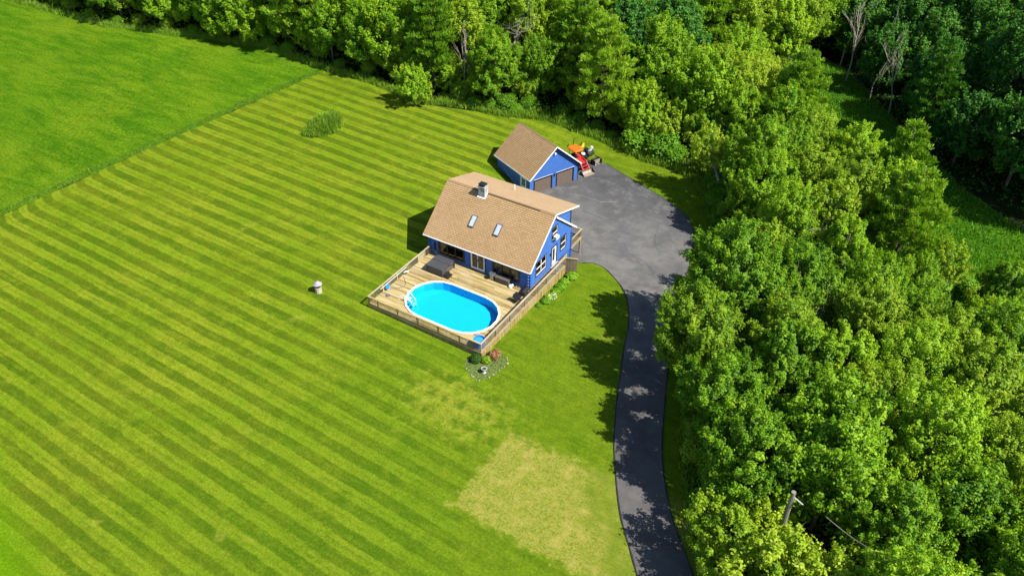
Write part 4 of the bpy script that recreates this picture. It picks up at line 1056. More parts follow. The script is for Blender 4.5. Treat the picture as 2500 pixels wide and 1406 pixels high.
# ------------------------------------------------------------------ garden objects
x, y = -17.2, -10.9; g = gzf(x, y)
t = thing('wishing_well', 'small stone-sided wishing well with octagonal pale roof alone on the striped lawn', 'wishing well', (x, y, g))
MB().lathe([(.52, -.05), (.50, .0), (.47, .80), (.50, .82), (.50, .88), (.36, .88), (.34, .40)], n=10).build('well_wall', M['wellstone'], t)
MB().lathe([(.33, .45), (.01, .46)], n=10).build('well_shaft', M['black'], t)
for a in (.4, .4+PI): MB().obox((.43*math.cos(a), .43*math.sin(a), .5), (.43*math.cos(a), .43*math.sin(a), 1.50), .09, .09).build('roof_post', M['conc'], t)
MB().obox((.43*math.cos(1.97), .43*math.sin(1.97), .5), (.43*math.cos(1.97), .43*math.sin(1.97), 1.4), .07, .07).build('roof_post', M['white'], t)
MB().lathe([(.66, 1.40), (.67, 1.43), (.34, 1.74), (.03, 1.92)], n=8, ph=.39).build('well_roof', M['wellroof'], t); t.scale = (.68,)*3
BED = [(1.05, -9.2), (.1, -10.1), (.25, -11.5), (1.2, -12.2), (2.2, -12.6), (2.9, -12.0), (3.2, -10.6), (3.35, -9.3), (2.6, -8.5), (1.6, -8.4)]
bed = tag(sheet('garden_bed', smooth_line(BED+[BED[0]], 1)[:-1], .012, M['soil'], .35, .03), 'soil garden bed with pale edging stones at the deck corner', 'garden bed')
SB = [(.15, -10.9), (.3, -11.45), (.7, -11.9), (1.0, -12.05), (1.55, -12.35), (1.75, -12.4), (2.25, -12.62), (2.45, -12.5), (2.75, -12.2), (2.95, -11.7), (3.05, -11.2), (3.12, -10.9), (3.2, -10.45), (3.22, -10.1), (3.33, -9.8), (3.36, -9.3), (3.1, -8.95), (2.9, -8.7)]
_u = ['', 'first', 'second', 'third', 'fourth', 'fifth', 'sixth', 'seventh', 'eighth', 'ninth', 'tenth', 'eleventh', 'twelfth', 'thirteenth', 'fourteenth', 'fifteenth', 'sixteenth', 'seventeenth', 'eighteenth', 'nineteenth']
_t = ['', '', 'twent', 'thirt', 'fort', 'fift', 'sixt', 'sevent', 'eight', 'ninet']
def ordinal(n): return _u[n] if n < 20 else (_t[n//10]+'ieth' if n % 10 == 0 else _t[n//10]+'y-'+_u[n % 10])
ordn = [ordinal(k) for k in range(1, 100)]
def rock(seed, r):
    import bmesh
    bm = bmesh.new(); bmesh.ops.create_icosphere(bm, subdivisions=2, radius=r); rs = np.random.default_rng(seed)
    d = rs.normal(size=(4, 3))
    for v in bm.verts:
        f = 1+.18*sum(math.sin(3*v.co.dot(Vector(q))/r+i) for i, q in enumerate(d))/2
        v.co = Vector((v.co.x*f, v.co.y*f*.8, v.co.z*f*.6))
    me = bpy.data.meshes.new('rock'); bm.to_mesh(me); bm.free(); me.materials.append(M['edgestone']); return me
RK = [rock(k, .12) for k in range(4)]
for k, (x, y) in enumerate(SB):
    o = link('edging_stone', RK[k % 4], None, (x, y, gzf(x, y)+.04)); o.rotation_euler.z = k*1.3; s_ = [1.0, .5, .75, .45, .85][k % 5]; o.scale = (s_, s_, s_)
    tag(o, '%s pale edging stone round the garden bed, counted from the green shrub' % ordn[k], 'stone', 'edging stones of the garden bed')
x, y = 2.29, -11.42
t = thing('birdbath', 'white pedestal birdbath standing in the garden bed', 'birdbath', (x, y, gzf(x, y)))
MB().lathe([(.24, 0), (.24, .05), (.17, .10), (.10, .24), (.08, .45), (.11, .55), (.15, .60)], n=16).build('pedestal', M['stonewhite'], t, smooth=False)
MB().lathe([(.14, .58), (.33, .68), (.38, .74), (.38, .77), (.33, .77), (.22, .70), (.02, .68)], n=20).build('bowl', M['stonewhite'], t)
MB().lathe([(.29, .755), (.01, .756)], n=16).build('water', M['tubcover'], t); t.scale = (.68,)*3
# leaning utility pole in the roadside wood, its guy, and the low marker pole by the drive
px_, py_ = 29.5, -17.1
t = thing('utility_pole', 'weathered wooden pole sticking up through the trees near the bottom of the drive', 'utility pole', (px_, py_, gzf(px_, py_)))
MB().tube([(0, 0, -.3), (0, 0, 8.55)], [.19, .15], 10).build('pole_shaft', M['polewood'], t)
MB().tube([(.1, 0, 8.1), (.75, -.1, 7.9)], .045, 6).build('bracket', M['stonewhite'], t)
x, y = 23.33, -16.86
t = tag(MB().tube([(0, 0, -.2), (0, 0, 2.77)], .045, 8).build('marker_post', M['steel'], None), 'thin grey post standing in the shaded grass beside the drive', 'post'); t.location = (x, y, gzf(x, y))
cab = [tuple(Vector((31.77, -16.18, 6.)).lerp(Vector((35.9, -18.1, 7.)), t)-Vector((0, 0, .3*math.sin(PI*t)))) for t in np.linspace(0, 1, 12)]
tag(MB().tube(cab, .022, 5).build('overhead_cable', M['deadwood'], None), 'pale overhead cable crossing the gap among the roadside trees', 'cable')

# ------------------------------------------------------------------ VEGETATION
def leaves(C_, Nrm, size, tint, asp=.62, fold=.18):
    """one folded rhombus per leaf. C_ (n,3) centres, Nrm (n,3) normals, size (n,)"""
    n = len(C_); Nrm = Nrm/np.linalg.norm(Nrm, axis=1)[:, None]
    r = rng.normal(size=(n, 3)); T = np.cross(Nrm, r); T /= np.linalg.norm(T, axis=1)[:, None]; B = np.cross(Nrm, T)
    s = size[:, None]
    V = np.stack([C_-T*s*.5, C_-B*s*.5*asp+Nrm*s*fold, C_+T*s*.5, C_+B*s*.5*asp+Nrm*s*fold], 1).reshape(-1, 3)
    F_ = np.arange(4*n).reshape(-1, 4)
    return V, F_, np.repeat(tint, 4)
def blades(C_, D_, L, W_, tint):
    """thin triangles-as-quads pointing along D_"""
    n = len(C_); D_ = D_/np.linalg.norm(D_, axis=1)[:, None]
    r = rng.normal(size=(n, 3)); T = np.cross(D_, r); T /= np.linalg.norm(T, axis=1)[:, None]
    L = L[:, None]; W_ = W_[:, None]
    V = np.stack([C_-T*W_*.5, C_+T*W_*.5, C_+T*W_*.28+D_*L, C_-T*W_*.28+D_*L*.96], 1).reshape(-1, 3)
    return V, np.arange(4*n).reshape(-1, 4), np.repeat(tint, 4)
def unitvec(n):
    v = rng.normal(size=(n, 3)); return v/np.linalg.norm(v, axis=1)[:, None]
def combine(parts):
    V = []; F_ = []; T = []; k = 0
    for v, f, t in parts: V.append(v); F_.append(f+k); T.append(t); k += len(v)
    return np.concatenate(V), np.concatenate(F_), np.concatenate(T)
def limb_tree(H, R, targets, mat, r0=.16, lean=(0, 0), nl=14):
    mb = MB(); top = Vector((lean[0], lean[1], H*.82))
    tr = [Vector((0, 0, -.4)), Vector((lean[0]*.2+.08, lean[1]*.2-.05, H*.3)), Vector((lean[0]*.55-.06, lean[1]*.55+.1, H*.58)), top]
    mb.tube(tr, [r0, r0*.8, r0*.5, r0*.16], 7)
    for q in targets[:nl]:
        q = Vector(q); t = min(.95, max(.22, (q.z/H)*.8-.12)); i = min(2, int(t*3)); f = t*3-i
        b = tr[i].lerp(tr[i+1], f); md = b.lerp(q, .5)+Vector((0, 0, .25))
        mb.tube([b, md, q], [r0*.38, r0*.22, r0*.07], 5, cap=False)
    return mb
def add_mesh_from_mb(mb, name, mat):
    me = bpy.data.meshes.new(name); me.from_pydata(mb.v, [], mb.f); me.materials.append(mat)
    for p in me.polygons: p.use_smooth = True
    me.update(); return me
def broad(H, R, seed, nleaf=38000, leaf=.20, lobes=9, mat='leaf', bark='bark', zlow=.20, tuft=.62, flat=.8, asc=0.):
    """crown = lobes on limbs, each lobe made of many leaf tufts on its outer side"""
    global rng
    rng = np.random.default_rng(seed)
    zc = H*(zlow+1)/2; hz = H*(1-zlow)/2
    LB = []
    for k in range(lobes):
        a = 2.4*k+rng.uniform(-.4, .4); t = (k+.5)/lobes
        z = zc+hz*(-.72+1.42*t)*.78; prof = math.sqrt(max(.05, 1-((z-zc+hz*.18)/hz)**2))
        rr = R*.58*prof*rng.uniform(.75, 1.1)*(1 if k < lobes-1 else .1)
        LB.append((rr*math.cos(a), rr*math.sin(a), z, R*rng.uniform(.40, .58)*(.75+.25*prof)))
    LB.append((0, 0, zc, R*.6))
    tufts = []
    for (x, y, z, r) in LB:
        n = int(32*(r/1.5)**2)+8; d = unitvec(n)
        d = d[d[:, 2] > -.55]; p = np.array([x, y, z])+d*r*rng.uniform(.78, 1.12, (len(d), 1))*np.array([1, 1, .9])
        # cull tufts buried in other lobes
        keep = np.ones(len(p), bool)
        for (X, Y, Z, Rr) in LB:
            if (X, Y, Z) == (x, y, z): continue
            keep &= np.linalg.norm(p-np.array([X, Y, Z]), axis=1) > Rr*.72
        tufts += [(q, dd) for q, dd, kk in zip(p, d, keep) if kk]
    parts = []; per = max(30, int(nleaf/len(tufts)))
    for q, dd in tufts:
        tr_ = tuft*rng.uniform(.7, 1.25); d = unitvec(per); d[:, 2] = d[:, 2]*.8+.15
        rad = rng.uniform(.25, 1., (per, 1))**.6
        ax0 = dd*.55+np.array([0, 0, .75+.5*asc])+rng.normal(size=3)*.28; ax0 /= np.linalg.norm(ax0)
        tt_ = rng.uniform(-1, 1, (per, 1)); wd = (1-.62*np.clip(tt_, 0, 1))*.62
        pr_ = d-(d@ax0)[:, None]*ax0
        c = q+ax0*tt_*tr_*(1.25+.5*asc)+pr_*tr_*rad*wd*1.25
        droop = dd*.6+np.array([0, 0, .55])
        nn = d*.55+droop+rng.normal(size=(per, 3))*.42
        base = .45+rng.normal()*.17
        tt = np.clip(base+rng.normal(size=per)*.16, 0, 1)
        parts.append(leaves(c, nn, leaf*rng.uniform(.7, 1.25, per), tt))
        # a few shoots poking out of the tuft
        ks = 5; ax = dd*.6+np.array([0, 0, .8])+rng.normal(size=3)*.3; ax /= np.linalg.norm(ax)
        m_ = rng.uniform(.5, 1.5, (ks*4, 1))*tr_; sp = rng.normal(size=(ks*4, 3))*.09
        parts.append(leaves(q+ax*m_+sp, np.tile(ax, (ks*4, 1))+rng.normal(size=(ks*4, 3))*.8, np.full(ks*4, leaf*.85), np.clip(np.full(ks*4, base+.12), 0, 1)))
    V, F_, T_ = combine(parts)
    crown = mesh_np('crown', V, F_, M[mat], False, {'tint': T_})
    trunk = add_mesh_from_mb(limb_tree(H, R, [(x, y, z) for x, y, z, r in LB], None, r0=.05+.012*H, nl=12), 'trunk', M[bark])
    return dict(parts=[('trunk', trunk), ('crown', crown)], H=H, R=R)
def pine(H, R, seed, mat='needle', whorl=1.25, dens=1., up_=.42):
    global rng
    rng = np.random.default_rng(seed); parts = []; mb = MB()
    mb.tube([(0, 0, -.4), (.05, .05, H*.5), (0, 0, H*.97)], [.10+.012*H, .09, .03], 7)
    z = H*.20
    while z < H*.97:
        t = (z-H*.2)/(H*.8); L = R*(math.sin(PI*min(1, .30+.72*t))**.8)*(1-.25*t)*rng.uniform(.8, 1.1)+.3
        nb = 6 if t < .8 else 4; a0 = rng.uniform(0, 6.28)
        for k in range(nb):
            a = a0+2*PI*k/nb+rng.uniform(-.25, .25); l = L*rng.uniform(.72, 1.12); rise = up_*(.2+.9*t)
            d = np.array([math.cos(a), math.sin(a), rise*.35]); tip = np.array([0, 0, z])+d*l
            mb.tube([(0, 0, z), tuple(np.array([0, 0, z])+d*l*.55-np.array([0, 0, .05*l])), tuple(tip)], [.05*(1-t)+.02, .03, .01], 4, cap=False)
            ntu = max(3, int(l*6.5*dens))
            for j in range(ntu):
                f = .30+.74*(j+rng.uniform())/ntu; side = rng.normal()*.26*l*(.3+.8*f*(1.2-f)); pd_ = np.array([-math.sin(a), math.cos(a), 0])
                c = np.array([0, 0, z])+d*l*f+pd_*side+np.array([0, 0, rng.uniform(0, .22)])
                m_ = 30; dr_ = unitvec(m_)*.62+np.array([math.cos(a)*.35, math.sin(a)*.35, .75])
                parts.append(blades(c+rng.normal(size=(m_, 3))*.13, dr_, rng.uniform(.22, .42, m_), np.full(m_, .10), np.clip(.5+rng.normal()*.16+rng.normal(size=m_)*.1, 0, 1)))
        z += whorl*rng.uniform(.8, 1.15)*(1-.25*t)
    V, F_, T_ = combine(parts)
    return dict(parts=[('trunk', add_mesh_from_mb(mb, 'trunk', M['bark'])), ('crown', mesh_np('crown', V, F_, M[mat], False, {'tint': T_}))], H=H, R=R)
def bush(H, R, seed, n=2600, leaf=.2, mat='bushleaf', round_=False):
    global rng
    rng = np.random.default_rng(seed); parts = []; nt = 5 if round_ else 9
    for k in range(nt if not round_ else 1):
        if round_: q = np.array([0, 0, H*.45]); r = np.array([R, R, H*.55])
        else:
            a = 2.4*k; rr = R*.55*math.sqrt((k+.3)/nt); q = np.array([rr*math.cos(a), rr*math.sin(a), H*(.35+.2*rng.uniform())]); r = np.array([R*.5, R*.5, H*.48])
        m_ = n//(1 if round_ else nt); d = unitvec(m_); d[:, 2] = np.where(d[:, 2] < -.4, -d[:, 2], d[:, 2])
        c = q+d*r*rng.uniform(.55, 1.08, (m_, 1)); g_ = .5+rng.normal()*.12
        parts.append(leaves(c, d+np.array([0, 0, .5])+rng.normal(size=(m_, 3))*.5, leaf*rng.uniform(.7, 1.3, m_), np.clip(g_+rng.normal(size=m_)*.15, 0, 1)))
    V, F_, T_ = combine(parts)
    mb = MB()
    for k in range(5): a = 1.26*k; mb.tube([(0, 0, -.1), (R*.4*math.cos(a), R*.4*math.sin(a), H*.6)], [.04, .015], 5)
    return dict(parts=[('stems', add_mesh_from_mb(mb, 'stems', M['bark'])), ('foliage', mesh_np('foliage', V, F_, M[mat], False, {'tint': T_}))], H=H, R=R)
def bare(H, seed, spread=.5, nb=9, r0=.09, mat='deadwood', depth=3):
    rs = np.random.default_rng(seed); mb = MB()
    def grow(p, d, L, r, k):
        pts = [p]; q = p.copy(); dd = d.copy()
        for i in range(3):
            dd = dd+rs.normal(size=3)*.14; dd /= np.linalg.norm(dd); q = q+dd*L/3; pts.append(q.copy())
        mb.tube([tuple(x) for x in pts], [r, r*.8, r*.6, r*.35], 5, cap=False)
        if k == 0: return
        for j in range(nb if k == depth else 4):
            f = rs.uniform(.35, 1.); b = pts[0]+(pts[-1]-pts[0])*f
            nd = dd*(1-spread)+rs.normal(size=3)*spread+np.array([0, 0, .15]); nd /= np.linalg.norm(nd)
            grow(b, nd, L*rs.uniform(.35, .55), r*.45, k-1)
    grow(np.array([0, 0, -.3]), np.array([.03, .02, 1.]), H*.75, r0, depth)
    return dict(parts=[('trunk', add_mesh_from_mb(mb, 'trunk', M[mat]))], H=H, R=H*.3)
P = {}
P['broadleaf'] = [broad(12, 3.7, 101), broad(12.5, 3.3, 102, lobes=11, asc=1.), broad(11, 3.9, 103, lobes=8, tuft=.55), broad(13, 3.5, 104, lobes=12, tuft=.7, asc=.7), broad(12, 3.4, 105, lobes=7, tuft=.5), broad(12.5, 3.6, 109, lobes=9, tuft=.8, leaf=.27, nleaf=24000, asc=.4)]
P['edge'] = [broad(11, 3.5, 106, lobes=11, zlow=.04), broad(9.5, 3.2, 107, lobes=10, zlow=.03), broad(10.5, 3.0, 108, lobes=12, zlow=.04)]
P['pale'] = [broad(11.5, 3.5, 111, mat='leaf_pale', lobes=9), broad(12, 3.1, 112, mat='leaf_pale', lobes=10)]
P['birch'] = [broad(12.5, 2.4, 121, nleaf=7500, leaf=.24, lobes=9, mat='leaf_pale', bark='birchbark', zlow=.35, tuft=.5)]
P['dark'] = [broad(14, 3.8, 131, nleaf=22000, leaf=.27, mat='darkleaf', lobes=10), broad(13, 3.3, 132, nleaf=22000, leaf=.27, mat='darkleaf', lobes=9, tuft=.75)]
P['pine'] = [pine(14, 4.0, 141), pine(15, 3.4, 142, whorl=1.1, up_=.6)]
P['darkedge'] = [broad(12, 3.6, 133, nleaf=22000, leaf=.27, mat='darkleaf', lobes=12, zlow=.04), broad(10.5, 3.4, 134, nleaf=18000, leaf=.27, mat='darkleaf', lobes=10, zlow=.03, asc=.6)]
P['darkpine'] = [pine(15, 3.0, 143, mat='darkleaf', up_=.15, dens=.9)]
P['small'] = [broad(5.6, 2.3, 151, nleaf=9000, leaf=.21, lobes=6, zlow=.08, tuft=.45), broad(5.4, 2.4, 152, nleaf=9000, leaf=.20, lobes=7, zlow=.08, tuft=.42, mat='leaf_pale')]
P['bush'] = [bush(2.2, 1.7, 161), bush(1.8, 1.5, 162), bush(2.6, 1.6, 163, mat='leaf_pale')]
P['snag'] = [bare(12, 171, .22, 7, .13, 'snagbark', 2), bare(11, 172, .20, 6, .11, 'snagbark', 2), bare(7, 173, .6, 12, .08)]
KIND = {'broadleaf': ('broadleaf_tree', 'tree'), 'edge': ('broadleaf_tree', 'tree'), 'pale': ('broadleaf_tree', 'tree'), 'birch': ('birch_tree', 'tree'), 'dark': ('broadleaf_tree', 'tree'), 'darkedge': ('broadleaf_tree', 'tree'),
        'pine': ('pine_tree', 'tree'), 'darkpine': ('spruce_tree', 'tree'), 'small': ('young_tree', 'tree'), 'bush': ('bush', 'bush'), 'snag': ('bare_tree', 'tree')}
rng = np.random.default_rng(77)
def plant(kind, x, y, scale=1., rz=None, var=None, label=None, group=None, tilt=None, sz=1.):
    pr = P[kind][(var if var is not None else int(rng.integers(len(P[kind])))) % len(P[kind])]
    nm, cat = KIND[kind]
    t = thing(nm, label, cat, (x, y, gzf(x, y)-.05), rz if rz is not None else rng.uniform(0, 6.28), group)
    if tilt: t.rotation_euler = (tilt[0], tilt[1], t.rotation_euler.z)
    t.scale = (scale, scale, scale*sz)
    for n_, me in pr['parts']: link(n_, me, t)
    t['_k'] = kind; t['_r'] = pr['R']*scale
    return t
def proj(x, y, z):
    v = Vector((x, y, z))-CPOS; d = v.dot(fw)
    return (1250+F_PX*v.dot(R0)/d, 703-F_PX*v.dot(U0)/d) if d > 1 else (9e9, 9e9)
placed = []
def ok(x, y, r):
    for X, Y, Rr in placed:
        if (x-X)**2+(y-Y)**2 < ((r+Rr)*.5)**2: return False
    return True
def put(kind, x, y, scale=1., foot=3.4, **kw):
    placed.append((x, y, foot*2*scale*.5*1.0)); return plant(kind, x, y, scale, **kw)
# --- trees that stand out, each with its own description
put('small', -34.8, 27.6, 1.05, 2.4, var=0, rz=.5, label='lone young tree on the mown lawn in front of the back woods')
put('pale', 17.9, -3.4, .98, 3.0, rz=1.2, var=0, label='pale yellow-green tree overhanging the middle of the driveway')
put('pine', 11.6, 46.5, 1.0, rz=.3, var=0, label='feathery pine rising behind the roadside broadleaf trees, beside the shaded clearing')
put('pine', 26.6, 31.0, 1.0, rz=2., var=1, label='yellow-green pine at the far edge of the roadside wood, facing the clearing')
put('pine', 29.0, 23.0, 1.02, rz=4., var=0, label='bushy pine low on the clearing side of the roadside wood')
put('pine', -17.0, 42.5, 1.12, rz=1., var=0, label='tall layered pine directly behind the garage roof')
put('pine', -12.0, 39.2, 1.1, rz=3., var=0, label='layered pine behind the tractor')
put('pine', -21.5, 55.0, 1.1, rz=5., var=1, label='pine in the deep back woods behind the tall garage pine')
put('pine', -6.0, 62.0, 1.1, rz=2.2, var=0, label='pine standing deep in the woods between garage and clearing')
put('broadleaf', 18.2, 3.4, 1.14, rz=1.1, var=0, label='tall tree beside the drive casting the upper round shadow on the lawn')
put('broadleaf', 22.4, -8.6, .96, rz=2.1, var=2, label='full crowned tree beside the lower drive, below the overhanging one')
put('birch', -33.0, 38.0, 1.05, rz=0., var=0, label='slender pale-barked birch with open crown behind the lone young tree')
put('birch', 8.5, 30.5, .8, 1.6, rz=0., var=0, tilt=(.12, -.3), label='small birch leaning over the grass at the top bend of the driveway')
put('snag', -31.5, 34.0, .9, 1.5, rz=1., var=1, tilt=(.1, .25), label='bare leaning trunk in the back woods behind the lone young tree')
put('snag', 12.5, 72.5, 1.0, 1.5, rz=1., var=0, label='tall bare grey trunk nearest the top end of the shaded clearing')
put('snag', 15.8, 74.5, 1.05, 1.5, rz=3., var=1, label='second bare grey trunk at the top end of the shaded clearing')
put('snag', 10.2, 78.5, 1.0, 1.5, rz=5., var=0, tilt=(0, -.1), label='forked bare trunk behind the two by the top of the clearing')
put('snag', 17.2, 67.5, .95, 1.5, rz=4.4, var=1, label='slim pale trunk at the dark wood edge facing the clearing')
put('snag', 20.5, 65.0, .9, 1.5, rz=2.4, var=0, label='leafless trunk lowest along the dark wood edge by the clearing')
put('snag', 22.5, 84.0, 1.0, 1.5, rz=2., var=1, label='bare trunk among the dark trees beyond the top of the clearing')
put('snag', 31.2, -17.2, .68, 1.0, rz=2., var=2, label='dead reddish brush standing beside the wooden utility pole')
put('snag', 28.2, -17.6, .5, 1.0, rz=4., var=2, label='low dead branches tangled just before the utility pole')
put('snag', 23.6, -7.2, .72, 1.0, rz=1., var=2, label='dead branches in the gap behind the tree overhanging the drive')
for k_, (x_, y_, s_) in enumerate([(24.5, 6, .85), (30, -4, .8), (22, 18, .9), (35, -10, .8), (27, 14, .9), (-40, 37, 1.2), (-26, 40, 1.3), (-60, 37, 1.3)]):
    put('snag', x_, y_, s_*1.25, 1.2, var=2, rz=k_, label='dead twiggy tree poking through the %s canopy, %s from the garage side' % ('roadside' if k_ < 5 else 'back woods', ordn[[3, 2, 1, 4, 0, 1, 0, 2][k_]]))
placed += [(29.3, -15.9, 3.4), (31.6, -15.2, 2.2), (5.5, 36.0, 6.), (10., 36.5, 5.), (-1.5, 36.5, 3.5), (-18.7, 36.0, 3.), (-15.6, 80, 9.), (20.4, -5.6, 1.5), (20.2, .4, 3.)]
put('small', 29.7, -20.3, 1.45, 2.6, var=1, label='low tree hiding the foot of the utility pole')
put('small', 27.0, -19.0, 1.2, 2.2, var=1, label='low tree between the marker post and the utility pole')
put('small', 33.2, -20.4, 1.4, 2.4, var=1, label='low tree below the overhead cable gap')
# --- woods filled at natural spacing
ROAD = [(4.5, 36.5), (8.7, 31.5), (13.4, 24.5), (16.2, 17.5), (18.0, 11.3), (19.2, 6), (19.8, 1.5), (20.8, -4.5), (22.2, -9), (23.4, -13.2), (26.0, -17.4), (28.0, -21), (33, -26), (50, -26), (56, -8), (56, 9), (49, 15), (41, 18.5), (35, 21.5), (31, 25), (26.5, 29.5), (18.5, 39), (11.5, 47.5), (5.5, 55.5), (0, 60), (0, 36.5)]
BACK = [(-125, 23), (-111, 23.6), (-93, 24.2), (-75, 29.4), (-65, 31.2), (-56, 31), (-52, 32.5), (-44, 33), (-37, 32.5), (-32, 32.5), (-24, 35), (-17.7, 38), (-10.5, 38.5), (-3, 37), (0, 36.5), (0, 60), (4, 66), (6, 84), (0, 112), (-50, 100), (-90, 75), (-125, 50)]
FAR = [(6, 84), (12.5, 77), (23.5, 60.5), (33, 48.5), (43, 43.5), (54, 36), (72, 24), (90, 40), (70, 90), (45, 135), (0, 115)]
def near_edge(x, y, edge):
    return min(math.hypot(x-a, y-b) for a, b in edge)
EDGES = {'road': open_res(smooth_line(DRR, 1), 1.), 'back': open_res(EDGE[:9], 1.)+open_res(FIELD[2:9], 1.), 'far': open_res([(12, 77), (24, 60), (33, 48), (41, 41), (52, 34), (70, 20)], 1.)}
def fill(poly, region, spacing, kinds, scl, seed, lim=400):
    rs = np.random.default_rng(seed); A = np.array(poly); out = []
    lo, hi = A.min(0), A.max(0)
    C_ = rs.uniform(lo, hi, (9000, 2)); C_ = C_[in_poly(C_, poly)]
    for x, y in C_:
        if len(out) >= lim: break
        a = proj(x, y, gzf(x, y)+1); b = proj(x, y, gzf(x, y)+13)
        mgx = 230
        if max(a[0], b[0]) < -mgx or min(a[0], b[0]) > 2500+mgx or a[1] < -60-240 and b[1] < -240 and True and max(a[1], b[1]) < -40: continue
        if min(a[1], b[1]) > 1406+160: continue
        r = spacing*rs.uniform(.86, 1.14)
        if not ok(x, y, r): continue
        placed.append((x, y, r)); k = rs.choice([q[0] for q in kinds], p=[q[1] for q in kinds])
        d = near_edge(x, y, EDGES[region]); s = rs.uniform(*scl)
        if region == 'back' and x < -42: s *= 1.16
        if region == 'far': s *= 1.05
        if region == 'road' and x > 29 and y > 8: s *= .78
        if d < 6.:
            s *= .92 if region == 'back' else .94
            if k in ('broadleaf', 'pale', 'dark'): k = 'edge' if region != 'far' else 'darkedge'
        out.append((k, x, y, s, d))
    return out
woods = {}
woods['road'] = fill(ROAD, 'road', 4.5, [('broadleaf', .62), ('pale', .34), ('birch', .04)], (.82, 1.06), 5)
woods['back'] = fill(BACK, 'back', 4.9, [('broadleaf', .55), ('dark', .22), ('pine', .16), ('pale', .04), ('birch', .03)], (.98, 1.28), 6)
woods['far'] = fill(FAR, 'far', 5.6, [('dark', .66), ('darkpine', .29), ('broadleaf', .05)], (.95, 1.25), 7)
def understory(edge_pts, n_, lo, hi, scl, region, seed):
    rs = np.random.default_rng(seed); P2 = []; out = []
    for (x, y) in along_pts(edge_pts, 900, lo, hi, rs):
        if len(out) >= n_: break
        if any((x-a)**2+(y-b)**2 < 2.7**2 for a, b in P2) or math.hypot(x+18.7, y-36) < 3: continue
        P2.append((x, y)); out.append(('small', x, y, rs.uniform(*scl), near_edge(x, y, EDGES[region])))
    return out
def along_pts(pts, n, lo, hi, rs):
    Q = np.array(open_res(pts, .3)); i = rs.integers(1, len(Q), n); T = Q[i]-Q[i-1]; T /= np.linalg.norm(T, axis=1)[:, None]+1e-9
    return Q[i]+np.stack([-T[:, 1], T[:, 0]], 1)*rs.uniform(lo, hi, n)[:, None]
woods['back'] += understory([(-112, 23), (-92.8, 24), (-74.9, 29), (-64.9, 31.3), (-54.7, 31), (-44.2, 31.5), (-34.7, 31), (-22.7, 34), (-17.7, 36.5), (-10.5, 37.3), (-3, 35.6), (3, 34.5)], 46, 1.5, 7.5, (.75, 1.15), 'back', 71)
woods['road'] += understory([(4.5, 34.5), (8.7, 30.5), (12.0, 23), (13.8, 17), (15.2, 11), (16.4, 6), (17.5, 1.5), (19.8, -4.5), (21.4, -9), (23.2, -13.2), (25.4, -17.4)], 24, .0, 3.5, (.6, .95), 'road', 72)
RN = {'road': ('roadside wood', 'garage end', lambda o: -o[2]), 'back': ('back woods', 'garage end', lambda o: -o[1]), 'far': ('woods beyond clearing', 'top end', lambda o: -o[2])}
GN = {'road': 'trees of the wood along the driveway', 'back': 'trees of the woods behind the lawn', 'far': 'dark trees beyond the shaded clearing'}
ADJ = {'broadleaf': 'green broadleaf', 'edge': 'low-branched broadleaf', 'small': 'young broadleaf', 'pale': 'yellow broadleaf', 'birch': 'slim birch', 'dark': 'dark broadleaf', 'darkedge': 'low dark broadleaf', 'pine': 'pine', 'darkpine': 'dark spruce'}
for reg, L_ in woods.items():
    rows = {}
    for o in L_:
        rows.setdefault((min(5, int(o[4]//5.5)), o[0]), []).append(o)
    for (row, k), os_ in rows.items():
        os_.sort(key=RN[reg][2])
        for i, (kk, x, y, s, d) in enumerate(os_):
            lab = '%s, row %s of the %s, %s from %s' % (ADJ[k], ['one', 'two', 'three', 'four', 'five', 'six'][row], RN[reg][0], ordn[i], RN[reg][1])
            sx = 1.
            plant(k, x, y, s, label=lab, group=GN[reg])
# --- bushes along the edges
def edge_bushes(pts, step, offs, scl, group, what, seed):
    rs = np.random.default_rng(seed); Q = open_res(pts, .5); d = 0; last = None; n = 0
    for i in range(1, len(Q)):
        d += math.hypot(Q[i][0]-Q[i-1][0], Q[i][1]-Q[i-1][1])
        if d < step*rs.uniform(.7, 1.3) or n >= len(ordn): continue
        d = 0; tx, ty = Q[i][0]-Q[i-1][0], Q[i][1]-Q[i-1][1]; l = math.hypot(tx, ty); o = rs.uniform(*offs)
        x, y = Q[i][0]-ty/l*o, Q[i][1]+tx/l*o
        if math.hypot(x+18.7, y-34.5) < 2.2: continue
        plant('bush', x, y, rs.uniform(*scl), label='%s, %s from the %s' % (what[0], ordn[n], what[1]), group=group); n += 1
edge_bushes([(-112, 22.5)]+[(-92.8, 23), (-74.9, 28.5), (-64.9, 30.8), (-54.7, 30.5), (-44.2, 30.8), (-34.7, 30.4)], 5., (.4, 1.8), (.6, 1.1), 'bushes at the foot of the woods above the field', ('bush below the woods above the field', 'far corner'), 31)
edge_bushes([(-32, 31.0), (-22.7, 33.4), (-17.7, 35.3), (-10.5, 36.3), (-3, 34.8), (1.3, 34.8)], 2.0, (.0, 1.8), (.6, 1.1), 'bushes at the foot of the woods behind the garage', ('bush below the woods behind the garage', 'lone tree'), 32)
edge_bushes([(4.8, 33.6), (9.9, 26), (12.7, 18.2), (14.2, 12), (15.6, 6.5), (17.2, .4), (19.4, -5.4), (21.2, -10.2), (23.6, -14.9), (26.4, -19)], 1.9, (.2, 1.4), (.6, 1.2), 'bushes between the driveway verge and the wood', ('bush on the driveway verge', 'garage end'), 33)
edge_bushes([(56, 13), (49, 18.5), (42, 21.5), (35.5, 24.5), (31, 28)], 1.8, (-2.5, 1.2), (.8, 1.3), 'pale bushes where the roadside wood meets the clearing', ('bright bush on the clearing edge', 'lower end'), 34)
